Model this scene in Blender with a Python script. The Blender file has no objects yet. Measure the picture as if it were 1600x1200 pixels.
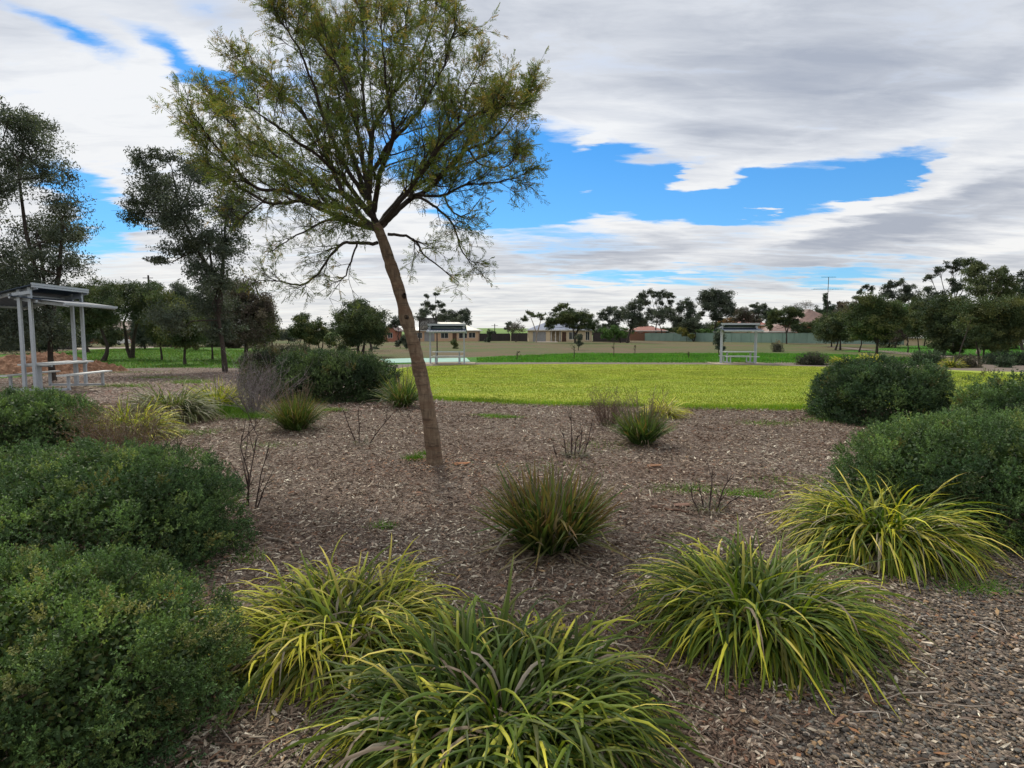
import bpy, math, random
import numpy as np
from mathutils import Vector, Matrix
R = math.radians
sc = bpy.context.scene
COL = sc.collection
RNG = np.random.default_rng(7)
# ------------------------------------------------------------------ camera
F = 950.0; EYE = 1.6; PITCH = math.atan(80 / F)
cam = bpy.data.cameras.new('camera'); cam.sensor_width = 36; cam.lens = F / 1600 * 36
cam.clip_end = 9000; cam.clip_start = 0.05
cob = bpy.data.objects.new('camera', cam); COL.objects.link(cob)
cob.location = (0, 0, EYE); cob.rotation_euler = (math.pi / 2 - PITCH, 0, 0)
sc.camera = cob

def ray(px, py):
    u = (px - 800) / F; v = (600 - py) / F
    c, s = math.cos(PITCH), math.sin(PITCH)
    return np.array([u, c + v * s, -s + v * c])
def at(px, py, D):
    """world point seen at photo pixel px,py at depth y = D"""
    d = ray(px, py); t = D / d[1]
    return np.array([d[0] * t, D, EYE + d[2] * t])
def sstep(t):
    t = np.clip(t, 0, 1); return t * t * (3 - 2 * t)
def H(x, y):
    return -0.42 * sstep((np.asarray(y, float) - 13) / 23)
def gpt(px, py):
    d = ray(px, py); D = 20.0
    for _ in range(60):
        t = (float(H(0, D)) - EYE) / d[2]; D = 0.5 * D + 0.5 * d[1] * t
    t = (float(H(0, D)) - EYE) / d[2]
    return np.array([d[0] * t, d[1] * t, float(H(0, d[1] * t))])
def on(px, D):
    p = at(px, 520, D); return np.array([p[0], D, float(H(0, D))])

# ------------------------------------------------------------------ object helpers
def tag(o, label=None, cat=None, group=None, kind=None):
    if label: o['label'] = label
    if cat: o['category'] = cat
    if group: o['group'] = group
    if kind: o['kind'] = kind
    return o
def empty(name, loc, label=None, cat=None, group=None, rz=0):
    o = bpy.data.objects.new(name, None); COL.objects.link(o)
    o.location = tuple(float(a) for a in loc); o.rotation_euler = (0, 0, rz); o.empty_display_size = .2
    return tag(o, label, cat, group)
def build(name, V, Fc, mat, parent=None, col=None, smooth=False, world=True):
    """V Nx3, Fc Mx4 / Mx3 array or list of faces. world=True: V in world coords, shifted to the parent's base"""
    V = np.asarray(V, np.float32)
    loc = (0, 0, 0)
    if parent is not None and world:
        V = V - np.array(parent.matrix_basis.translation, np.float32)
    me = bpy.data.meshes.new(name)
    if isinstance(Fc, np.ndarray):
        n, k = Fc.shape
        me.vertices.add(len(V)); me.vertices.foreach_set('co', V.ravel())
        me.loops.add(n * k); me.loops.foreach_set('vertex_index', Fc.astype(np.int32).ravel())
        me.polygons.add(n); me.polygons.foreach_set('loop_start', np.arange(0, n * k, k, dtype=np.int32))
        try: me.polygons.foreach_set('loop_total', np.full(n, k, np.int32))
        except Exception: pass
        me.update(calc_edges=True)
    else:
        me.from_pydata([tuple(map(float, v)) for v in V], [], Fc); me.update()
    if col is not None:
        a = me.attributes.new('Col', 'FLOAT_COLOR', 'POINT')
        c = np.ones((len(V), 4), np.float32); c[:, :3] = col
        a.data.foreach_set('color', c.ravel())
    me.polygons.foreach_set('use_smooth', np.full(len(me.polygons), bool(smooth)))
    me.materials.append(mat)
    o = bpy.data.objects.new(name, me); COL.objects.link(o)
    if parent is not None: o.parent = parent
    return o
def copy_tree(o, parent=None):
    c = o.copy(); COL.objects.link(c)
    if parent is not None: c.parent = parent
    for ch in list(o.children): copy_tree(ch, c)
    return c
class MB:
    """collects faces of one part"""
    def __init__(s): s.v = []; s.f = []
    def add(s, V, Fs):
        b = len(s.v); s.v += [tuple(map(float, p)) for p in V]; s.f += [tuple(b + i for i in f) for f in Fs]; return s
    def box(s, x0, x1, y0, y1, z0, z1):
        V = [(x, y, z) for z in (z0, z1) for y in (y0, y1) for x in (x0, x1)]
        return s.add(V, [(0, 2, 3, 1), (4, 5, 7, 6), (0, 1, 5, 4), (2, 6, 7, 3), (0, 4, 6, 2), (1, 3, 7, 5)])
    def bar(s, a, b, w, h):
        a = Vector(a); b = Vector(b); d = (b - a).normalized()
        up = Vector((0, 0, 1)) if abs(d.z) < .95 else Vector((0, 1, 0))
        sx = d.cross(up).normalized() * w / 2; sz = sx.cross(d).normalized() * h / 2
        V = [p + i * sx + j * sz for p in (a, b) for i, j in ((-1, -1), (1, -1), (1, 1), (-1, 1))]
        return s.add(V, [(0, 1, 2, 3), (7, 6, 5, 4), (0, 4, 5, 1), (1, 5, 6, 2), (2, 6, 7, 3), (3, 7, 4, 0)])
    def out(s, name, mat, parent=None, world=False, smooth=False):
        return build(name, s.v, s.f, mat, parent, world=world, smooth=smooth)
def tubes(lines, n=5):
    """lines: list of (pts kx3, radii k)"""
    Vs, Fs, b = [], [], 0
    ang = np.arange(n) * 2 * np.pi / n; ca, sa = np.cos(ang), np.sin(ang)
    for P, r in lines:
        P = np.asarray(P, float); r = np.asarray(r, float); k = len(P)
        T = np.gradient(P, axis=0); T /= np.linalg.norm(T, axis=1, keepdims=True) + 1e-9
        ref = np.array([0.31, .2, 1.0]) if abs(T[0, 2]) < .85 else np.array([1.0, .1, 0.1])
        A = np.cross(T, ref); A /= np.linalg.norm(A, axis=1, keepdims=True) + 1e-9
        B = np.cross(T, A)
        V = P[:, None] + r[:, None, None] * (ca[None, :, None] * A[:, None] + sa[None, :, None] * B[:, None])
        Vs.append(V.reshape(-1, 3))
        i = np.arange(k - 1)[:, None] * n; j = np.arange(n)[None]; j2 = (j + 1) % n
        Fs.append(np.stack([i + j, i + j2, i + n + j2, i + n + j], -1).reshape(-1, 4) + b)
        b += k * n
    return np.concatenate(Vs), np.concatenate(Fs)
def unit(v):
    return v / (np.linalg.norm(v, axis=-1, keepdims=True) + 1e-9)
def leafquads(P, D, L, W, col, rng, S=None):
    """diamond leaves: base P, direction D, length L, width W, colour per leaf"""
    n = len(P); D = unit(D)
    if S is None: S = rng.normal(size=(n, 3))
    S = unit(np.cross(D, S)); L = np.broadcast_to(L, n)[:, None]; W = np.broadcast_to(W, n)[:, None]
    m = P + D * L * .5
    V = np.stack([P, m + S * W * .5, P + D * L, m - S * W * .5], 1).reshape(-1, 3)
    Fq = np.arange(4 * n).reshape(n, 4)
    return V, Fq, np.repeat(col, 4, 0)
def cat_mesh(parts):
    V, Fq, C, b = [], [], [], 0
    for v, f, c in parts:
        V.append(v); Fq.append(f + b); C.append(c); b += len(v)
    return np.concatenate(V), np.concatenate(Fq), np.concatenate(C)
def pick(cols, n, rng, var=.15, w=None):
    cols = np.asarray(cols, float); w = None if w is None else np.asarray(w, float) / np.sum(w)
    c = cols[rng.choice(len(cols), n, p=w)]
    return np.clip(c * (1 + rng.normal(size=(n, 1)) * var), .002, 1)

# ------------------------------------------------------------------ materials
class NT:
    def __init__(s, tree): s.t = tree; s.l = tree.links
    def n(s, typ, **kw):
        nd = s.t.nodes.new(typ)
        for k, v in kw.items():
            if k in ('op',): nd.operation = v
            elif k == 'ins':
                for kk, vv in v.items():
                    if hasattr(vv, 'links') or isinstance(vv, bpy.types.NodeSocket): s.l.new(vv, nd.inputs[kk])
                    else: nd.inputs[kk].default_value = vv
            else: setattr(nd, k, v)
        return nd
    def math(s, op, a, b=None, clamp=False):
        nd = s.t.nodes.new('ShaderNodeMath'); nd.operation = op; nd.use_clamp = clamp
        for i, v in enumerate((a, b)):
            if v is None: continue
            if isinstance(v, (int, float)): nd.inputs[i].default_value = v
            else: s.l.new(v, nd.inputs[i])
        return nd.outputs[0]
    def mix(s, f, a, b, typ='MIX'):
        nd = s.t.nodes.new('ShaderNodeMix'); nd.data_type = 'RGBA'; nd.blend_type = typ
        for i, v in ((0, f), (6, a), (7, b)):
            if isinstance(v, (int, float)): nd.inputs[i].default_value = v
            elif isinstance(v, tuple): nd.inputs[i].default_value = v + (1,) if len(v) == 3 else v
            else: s.l.new(v, nd.inputs[i])
        return nd.outputs[2]
    def ramp(s, f, stops, interp='LINEAR'):
        nd = s.t.nodes.new('ShaderNodeValToRGB'); cr = nd.color_ramp; cr.interpolation = interp
        while len(cr.elements) < len(stops): cr.elements.new(.5)
        for e, (p, c) in zip(cr.elements, stops):
            e.position = p; e.color = (c, c, c, 1) if isinstance(c, (int, float)) else tuple(c) + (1,)
        s.l.new(f, nd.inputs[0]); return nd.outputs[0]
    def noise(s, vec, scale, detail=4, rough=.5, **k):
        nd = s.t.nodes.new('ShaderNodeTexNoise'); s.l.new(vec, nd.inputs['Vector'])
        nd.inputs['Scale'].default_value = scale; nd.inputs['Detail'].default_value = detail
        nd.inputs['Roughness'].default_value = rough
        for a, b in k.items(): nd.inputs[a].default_value = b
        return nd.outputs[0]
    def mapping(s, vec, scale=(1, 1, 1), rot=(0, 0, 0), loc=(0, 0, 0), typ='POINT'):
        nd = s.t.nodes.new('ShaderNodeMapping'); nd.vector_type = typ; s.l.new(vec, nd.inputs[0])
        nd.inputs['Location'].default_value = loc; nd.inputs['Rotation'].default_value = rot; nd.inputs['Scale'].default_value = scale
        return nd.outputs[0]
def material(name):
    m = bpy.data.materials.new(name); m.use_nodes = True; t = m.node_tree; t.nodes.clear()
    nt = NT(t); out = t.nodes.new('ShaderNodeOutputMaterial')
    bs = t.nodes.new('ShaderNodeBsdfPrincipled'); t.links.new(bs.outputs[0], out.inputs[0])
    nt.out = out; nt.bs = bs; nt.pos = t.nodes.new('ShaderNodeNewGeometry').outputs['Position']
    nt.obj = t.nodes.new('ShaderNodeTexCoord').outputs['Object']
    return m, nt
def bump(nt, h, strength=.5, dist=.01):
    b = nt.t.nodes.new('ShaderNodeBump'); b.inputs['Strength'].default_value = strength; b.inputs['Distance'].default_value = dist
    nt.l.new(h, b.inputs['Height']); nt.l.new(b.outputs[0], nt.bs.inputs['Normal'])
def foliage(name, transl=.3, rough=.55, spec=.35, var=.25, nscale=3.0):
    m, nt = material(name)
    at_ = nt.n('ShaderNodeAttribute', attribute_name='Col').outputs['Color']
    nz = nt.noise(nt.pos, nscale, 2)
    k = nt.ramp(nz, [(.3, 1 - var), (.7, 1 + var)])
    c = nt.mix(1.0, at_, k, 'MULTIPLY')
    nt.l.new(c, nt.bs.inputs['Base Color']); nt.bs.inputs['Roughness'].default_value = rough
    nt.bs.inputs['Specular IOR Level'].default_value = spec
    tr = nt.n('ShaderNodeBsdfTranslucent'); nt.l.new(nt.mix(1.0, c, (1.2, 1.25, .6), 'MULTIPLY'), tr.inputs[0])
    mx = nt.n('ShaderNodeMixShader'); mx.inputs[0].default_value = transl
    nt.l.new(nt.bs.outputs[0], mx.inputs[1]); nt.l.new(tr.outputs[0], mx.inputs[2]); nt.l.new(mx.outputs[0], nt.out.inputs[0])
    return m
def attrmat(name, rough=.85, spec=.2, nscale=60, var=.2):
    m, nt = material(name)
    at_ = nt.n('ShaderNodeAttribute', attribute_name='Col').outputs['Color']
    k = nt.ramp(nt.noise(nt.pos, nscale, 3), [(.3, 1 - var), (.7, 1 + var)])
    nt.l.new(nt.mix(1.0, at_, k, 'MULTIPLY'), nt.bs.inputs['Base Color'])
    nt.bs.inputs['Roughness'].default_value = rough; nt.bs.inputs['Specular IOR Level'].default_value = spec
    return m
def plain(name, c1, c2=None, scale=5, rough=.7, spec=.3, metal=0, bmp=0, bscale=None, stretch=(1, 1, 1), det=5, lo=.3, hi=.7):
    m, nt = material(name); c2 = c2 or tuple(a * .75 for a in c1)
    v = nt.mapping(nt.obj, scale=stretch)
    nz = nt.noise(v, scale, det, .6)
    nt.l.new(nt.ramp(nz, [(lo, c2), (hi, c1)]), nt.bs.inputs['Base Color'])
    nt.bs.inputs['Roughness'].default_value = rough; nt.bs.inputs['Specular IOR Level'].default_value = spec
    nt.bs.inputs['Metallic'].default_value = metal
    if bmp: bump(nt, nt.noise(v, bscale or scale * 4, 5, .6), 1.0, bmp)
    return m
M = {}
M['leaf'] = foliage('foliage_leaf', .3)
M['blade'] = foliage('foliage_blade', .32, .5, .22, .15, 6)
M['shrub'] = foliage('foliage_shrub', .2, .6, .3, .25, 4)
M['fargreen'] = foliage('foliage_far', .15, .7, .2, .3, .8)
M['grass'] = foliage('foliage_grass', .3, .7, .2, .3, .6)
M['chip'] = attrmat('wood_chip'); M['stone'] = attrmat('gravel_stone', .8, .3)
M['twig'] = attrmat('twig_bark', .9, .15)
def bark(name, c1, c2, c3):
    m, nt = material(name)
    v = nt.mapping(nt.pos, scale=(7, 7, 1.2)); a = nt.noise(v, 4, 6, .65)
    v2 = nt.mapping(nt.pos, scale=(1, 1, 5)); b = nt.noise(v2, 2.2, 4, .6); rg = nt.noise(nt.mapping(nt.pos, scale=(1.5, 1.5, 16)), 2.0, 5, .7)
    c = nt.mix(nt.ramp(b, [(.42, 0), (.62, 1)]), nt.ramp(a, [(.3, c2), (.68, c1)]), c3)
    c = nt.mix(nt.ramp(rg, [(.52, 0), (.62, .75)]), c, tuple(k * .8 for k in c2)); c = nt.mix(nt.ramp(nt.noise(nt.pos, 9, 4, .6), [(.55, 0), (.7, .5)]), c, tuple(min(1, k * 1.35) for k in c1))
    nt.l.new(c, nt.bs.inputs['Base Color']); nt.bs.inputs['Roughness'].default_value = .85
    nt.bs.inputs['Specular IOR Level'].default_value = .2
    bump(nt, nt.math('ADD', nt.math('ADD', a, rg), nt.math('MULTIPLY', nt.noise(nt.pos, 60, 4, .6), .5)), .9, .012)
    return m
M['bark'] = bark('bark_main', (.25, .185, .125), (.085, .06, .042), (.15, .095, .062))
M['barkdark'] = bark('bark_dark', (.07, .055, .045), (.03, .024, .02), (.05, .04, .035))
M['barkpale'] = bark('bark_pale', (.42, .36, .3), (.2, .16, .13), (.3, .24, .19))
M['steel'] = plain('galvanised_steel', (.43, .46, .50), (.36, .39, .43), 14, .45, .5, .25)
M['roofsteel'] = plain('roof_steel', (.055, .08, .12), (.04, .06, .09), 3, .55, .35, 0)
M['roofunder'] = plain('roof_underside', (.42, .38, .33), (.33, .3, .27), 4, .7)
M['alum'] = plain('aluminium_plank', (.62, .63, .62), (.5, .52, .52), 8, .45, .5, .2)
M['concrete'] = plain('concrete', (.36, .3, .22), (.27, .22, .165), 1.5, .9, .2, 0, .004, 40)
M['brick'] = None

# ------------------------------------------------------------------ ground
def sheet(name, poly, dz, mat, step=1.0, rag=0.0, seed=1, bumpz=0.0):
    """a ground sheet filling polygon poly (world xy), following H, on a grid clipped to the outline"""
    import bmesh
    rng = np.random.default_rng(seed)
    P = []
    k = len(poly)
    for i in range(k):
        a = np.array(poly[i][:2]); b = np.array(poly[(i + 1) % k][:2]); L = np.linalg.norm(b - a)
        m = max(1, int(L / max(step * .35, .12))) if rag else max(1, int(L / step))
        for j in range(m):
            p = a + (b - a) * j / m
            if rag: p = p + rng.normal(size=2) * rag
            P.append(p)
    bm = bmesh.new(); vs = [bm.verts.new((p[0], p[1], 0)) for p in P]
    bm.faces.new(vs)
    xs = [p[0] for p in P]; ys = [p[1] for p in P]
    for ax, lo, hi in ((0, min(xs), max(xs)), (1, min(ys), max(ys))):
        c = math.floor(lo / step) * step + step * .37
        while c < hi:
            if ax == 1 and not (8 < c < 40): c += step * 4
            co = (c, 0, 0) if ax == 0 else (0, c, 0); no = (1, 0, 0) if ax == 0 else (0, 1, 0)
            if ax == 1: bmesh.ops.bisect_plane(bm, geom=bm.verts[:] + bm.edges[:] + bm.faces[:], plane_co=co, plane_no=no)
            c += step if ax == 1 else 1e9
    bmesh.ops.triangulate(bm, faces=bm.faces[:])
    for v in bm.verts: v.co.z = float(H(0, v.co.y)) + dz
    me = bpy.data.meshes.new(name); bm.to_mesh(me); bm.free(); me.materials.append(mat)
    o = bpy.data.objects.new(name, me); COL.objects.link(o)
    me.polygons.foreach_set('use_smooth', np.full(len(me.polygons), True))
    return tag(o, kind='structure')

def ground_mats():
    # dry paddock
    m, nt = material('dry_field'); p = nt.pos
    a = nt.noise(nt.mapping(p, scale=(.35, 1, 1)), .5, 6, .65); b = nt.noise(p, .05, 4, .6); c = nt.noise(p, 5, 5, .7)
    col = nt.ramp(a, [(.32, (.06, .085, .03)), (.45, (.10, .09, .048)), (.55, (.14, .098, .062)), (.62, (.10, .085, .05)), (.72, (.085, .12, .035))])
    col = nt.mix(nt.ramp(b, [(.45, 0), (.6, .7)]), col, (.07, .11, .03))
    col = nt.mix(.5, col, nt.ramp(c, [(.3, .6), (.7, 1.4)]), 'MULTIPLY')
    nt.l.new(col, nt.bs.inputs['Base Color']); nt.bs.inputs['Roughness'].default_value = .95; nt.bs.inputs['Specular IOR Level'].default_value = .1
    bump(nt, c, 1, .05); M['field'] = m
    # mulch
    m, nt = material('bark_mulch'); p = nt.pos
    warp = nt.t.nodes.new('ShaderNodeVectorMath'); warp.operation = 'ADD'
    wn = nt.t.nodes.new('ShaderNodeTexNoise'); wn.inputs['Scale'].default_value = 9; wn.inputs['Detail'].default_value = 3; nt.l.new(p, wn.inputs['Vector'])
    ws = nt.t.nodes.new('ShaderNodeVectorMath'); ws.operation = 'SCALE'; ws.inputs[3].default_value = .12; nt.l.new(wn.outputs['Color'], ws.inputs[0])
    nt.l.new(p, warp.inputs[0]); nt.l.new(ws.outputs[0], warp.inputs[1])
    cols = []; hs = []
    for i, (rot, st) in enumerate((((0, 0, .5), (28, 75, 30)), ((0, 0, -.7), (80, 30, 30)), ((0, 0, 1.9), (22, 60, 30)))):
        vo = nt.t.nodes.new('ShaderNodeTexVoronoi'); nt.l.new(nt.mapping(warp.outputs[0], scale=st, rot=rot), vo.inputs['Vector']); vo.inputs['Scale'].default_value = 1
        sep = nt.t.nodes.new('ShaderNodeSeparateColor'); nt.l.new(vo.outputs['Color'], sep.inputs[0])
        cols.append(nt.ramp(sep.outputs[i], [(0, (.08, .058, .048)), (.35, (.16, .115, .09)), (.6, (.24, .18, .14)), (.85, (.34, .28, .23)), (1, (.52, .46, .39))]))
        hs.append(sep.outputs[i])
    big = nt.noise(p, .35, 5, .6)
    f1 = nt.ramp(nt.noise(p, 13, 3), [(.45, 0), (.55, 1)])
    c = nt.mix(f1, cols[0], cols[1]); c = nt.mix(.35, c, cols[2])
    c = nt.mix(nt.ramp(big, [(.3, .35), (.6, 0)]), c, (.15, .09, .065))
    c = nt.mix(nt.ramp(nt.noise(p, 1.1, 4, .6), [(.45, 0), (.8, .55)]), c, (.29, .255, .22))
    nt.l.new(c, nt.bs.inputs['Base Color']); nt.bs.inputs['Roughness'].default_value = .9; nt.bs.inputs['Specular IOR Level'].default_value = .15
    bump(nt, nt.math('ADD', hs[0], nt.math('ADD', hs[1], nt.math('MULTIPLY', nt.noise(p, 120, 3), .8))), 1, .02); M['mulch'] = m
    # gravel
    m, nt = material('gravel'); p = nt.pos
    vo = nt.t.nodes.new('ShaderNodeTexVoronoi'); nt.l.new(nt.mapping(p, scale=(55, 62, 55)), vo.inputs['Vector']); vo.inputs['Scale'].default_value = 1
    sep = nt.t.nodes.new('ShaderNodeSeparateColor'); nt.l.new(vo.outputs['Color'], sep.inputs[0])
    c = nt.ramp(sep.outputs[0], [(0, (.07, .058, .047)), (.5, (.14, .11, .08)), (.8, (.22, .165, .11)), (1, (.36, .3, .24))])
    nt.l.new(c, nt.bs.inputs['Base Color']); nt.bs.inputs['Roughness'].default_value = .85
    bump(nt, nt.ramp(vo.outputs['Distance'], [(0, 1), (.8, 0)]), 1, .012); M['gravel'] = m
    # mown lawn
    m, nt = material('lawn_turf'); p = nt.pos
    a = nt.noise(nt.mapping(p, scale=(.5, 1.6, 1)), 1.4, 6, .7); b = nt.noise(p, 40, 4, .7); d = nt.noise(nt.mapping(p, scale=(.25, 1, 1)), .25, 3, .5)
    col = nt.ramp(a, [(.3, (.19, .265, .038)), (.5, (.25, .31, .045)), (.7, (.32, .345, .06))])
    col = nt.mix(nt.ramp(d, [(.45, 0), (.6, .5)]), col, (.40, .38, .06))
    col = nt.mix(.6, col, nt.ramp(b, [(.3, .75), (.7, 1.25)]), 'MULTIPLY')
    nt.l.new(col, nt.bs.inputs['Base Color']); nt.bs.inputs['Roughness'].default_value = .9; nt.bs.inputs['Specular IOR Level'].default_value = .1
    bump(nt, nt.math('ADD', b, a), 1, .012); M['lawn'] = m
    # lush green grass
    m, nt = material('green_grass'); p = nt.pos
    a = nt.noise(nt.mapping(p, scale=(.5, 1.3, 1)), .8, 6, .7); b = nt.noise(p, 15, 4, .7)
    col = nt.ramp(a, [(.3, (.05, .11, .018)), (.55, (.07, .16, .022)), (.72, (.13, .17, .045))])
    col = nt.mix(.6, col, nt.ramp(b, [(.3, .6), (.7, 1.4)]), 'MULTIPLY')
    nt.l.new(col, nt.bs.inputs['Base Color']); nt.bs.inputs['Roughness'].default_value = .9; nt.bs.inputs['Specular IOR Level'].default_value = .1
    bump(nt, b, 1, .08); M['green'] = m
    m2 = m.copy(); m2.name = 'bright_green_grass'; M['green2'] = m2
    for nd in m2.node_tree.nodes:
        if nd.bl_idname == 'ShaderNodeValToRGB' and nd.color_ramp.elements[0].color[1] < .2:
            for e_, c_ in zip(nd.color_ramp.elements, ((.045, .125, .02), (.06, .18, .022), (.11, .18, .035))): e_.color = c_ + (1,)
ground_mats()
M['greymulch'] = plain('weathered_mulch_track', (.20, .165, .135), (.11, .088, .072), 14, .9, .15, 0, .01, 60, det=8)
M['court'] = plain('pale_green_court', (.24, .42, .34), (.20, .36, .29), .8, .7)
M['hillgreen'] = plain('hill_pasture', (.13, .22, .035), (.09, .16, .03), .02, .9)

# base terrain, one sheet to the horizon
xs = np.concatenate([[-5000, -2000, -800, -300, -140], np.arange(-80, 81, 4.0), [140, 300, 800, 2000, 5000]])
ys = np.concatenate([[-500, -60, -10, 0, 4, 8, 12], np.arange(13, 37, 1.0), [40, 50, 60, 80, 120, 200, 400, 1000, 2500, 6000]])
X, Y = np.meshgrid(xs, ys); nx = len(xs)
V = np.stack([X, Y, H(0, Y)], -1).reshape(-1, 3)
i = (np.arange(len(ys) - 1)[:, None] * nx + np.arange(nx - 1)[None]).ravel()
tag(build('ground', V, np.stack([i, i + 1, i + nx + 1, i + nx], 1), M['field'], smooth=True), kind='structure')
def hill(name, x0, x1, y0, y1, h, mat):
    xs = np.linspace(x0, x1, 60); ys = np.linspace(y0, y1, 16)
    X, Y = np.meshgrid(xs, ys)
    Z = -.6 + h * np.sin(np.pi * np.clip((X - x0) / (x1 - x0), 0, 1)) ** .7 * np.sin(np.pi * (Y - y0) / (y1 - y0)) ** .8 * (1 + .08 * np.sin(X * .013 + 1))
    i = (np.arange(15)[:, None] * 60 + np.arange(59)[None]).ravel()
    return tag(build(name, np.stack([X, Y, Z], -1).reshape(-1, 3), np.stack([i, i + 1, i + 61, i + 60], 1), mat, smooth=True), kind='structure')
hill('hill', -190, 130, 420, 720, 6.2, M['hillgreen'])
hill('hill', -900, -60, 700, 1300, 8, M['field'])

g = lambda *pp: [gpt(x, y) for x, y in pp]
# rough green grass bands beyond the lawn (around the lawn) and beside the shelter on the left
sheet('grass_verge', g((560, 566), (600, 563), (800, 556), (900, 552.5), (1100, 551.5), (1190, 552), (1300, 553), (1440, 561), (1800, 566), (1800, 600), (1400, 590), (900, 585), (620, 585)), .012, M['green2'], rag=.25)
sheet('grass_verge', g((1310, 549), (1440, 540), (1800, 538), (1800, 558), (1500, 556), (1380, 552)), .016, M['green2'], rag=.3, seed=3)
sheet('grass_verge', g((-250, 560), (60, 552), (180, 543), (330, 543), (440, 546), (470, 560), (450, 578), (330, 580), (165, 577), (60, 585), (-250, 640)), .014, M['green'], rag=.25, seed=5)
# mulch bed: foreground and round the left shelter
bed = [(-9, -3), (9, -3), (14, 4)] + [gpt(x, y)[:2] for x, y in ((1800, 690), (1800, 640), (1560, 640), (1275, 640.5), (1200, 641), (1000, 638), (800, 632), (660, 624), (600, 617), (560, 600), (470, 578), (345, 575), (250, 575), (165, 577), (60, 590), (-200, 600), (-300, 720))] + [(-14, 4)]
sheet('mulch_bed', bed, .026, M['mulch'], rag=.04, seed=6)
# mulch track round the far side of the lawn and the planted bed on the right
sheet('mulch_path', g((600, 571), (700, 567), (900, 566.5), (1100, 566.5), (1300, 566), (1430, 568), (1500, 562), (1800, 562), (1800, 584), (1500, 584), (1300, 577), (1100, 574), (800, 573), (640, 580)), .022, M['greymulch'], rag=.12, seed=7)
# the mown lawn
lawn = g((598, 586), (608, 578), (640, 574), (720, 571), (860, 569.5), (1100, 570.5), (1250, 573), (1420, 577), (1600, 582.5), (1800, 590), (1800, 606), (1560, 618), (1480, 641), (1275, 640), (1200, 641), (1000, 638), (800, 632), (660, 624.5), (610, 616), (590, 600))
sheet('lawn', lawn, .034, M['lawn'], rag=.09, seed=8)
#sheet('mulch_path', g((560, 611), (600, 618), (660, 625), (800, 632.5), (1000, 638.5), (1200, 641.5), (1290, 641), (1330, 650), (1300, 664), (1200, 655), (1000, 649), (800, 640), (660, 633)), .031, M['greymulch'], rag=.10, seed=9)
# gravel at the lower right
sheet('gravel_path', [(1.6, -3), (1.15, 1.8), (1.25, 2.3), (1.7, 2.75), (2.3, 3.15), (2.6, 3.7), (3.3, 4.3), (5.5, 4.8), (12, 5.0), (12, -3)], .034, M['gravel'], rag=.05, seed=10)
# concrete path/pad at the left shelter
sheet('footpath', g((-300, 596), (0, 600), (90, 600), (180, 600), (205, 602.5), (150, 611), (60, 617), (-300, 640)), .036, M['concrete'], rag=.05, seed=11)
sheet('court', g((593, 562), (603, 568), (735, 566), (729, 560), (640, 560.5)), .045, M['court'])
sheet('track', g((500, 560), (592, 561), (601, 566), (560, 568)), .03, M['concrete'])
# bare streaks of the paddock and a dirt driveway by the houses
M['drive'] = plain('pale_driveway', (.38, .33, .27), (.28, .24, .2), 1, .9)
sheet('driveway', g((835, 532.8), (868, 532.8), (872, 534.8), (836, 534.8)), .03, M['drive'])
sheet('driveway', g((925, 532), (1000, 530.8), (1004, 531.6), (930, 533.2)), .034, M['drive'])
sheet('dirt_track', g((-300, 548), (60, 545), (240, 542), (240, 543.5), (60, 548), (-300, 554)), .03, M['drive'])
sheet('dirt_track', g((1300, 541), (1420, 551), (1500, 558), (1470, 559), (1400, 553), (1290, 542)), .03, M['greymulch'], rag=.1)

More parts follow.
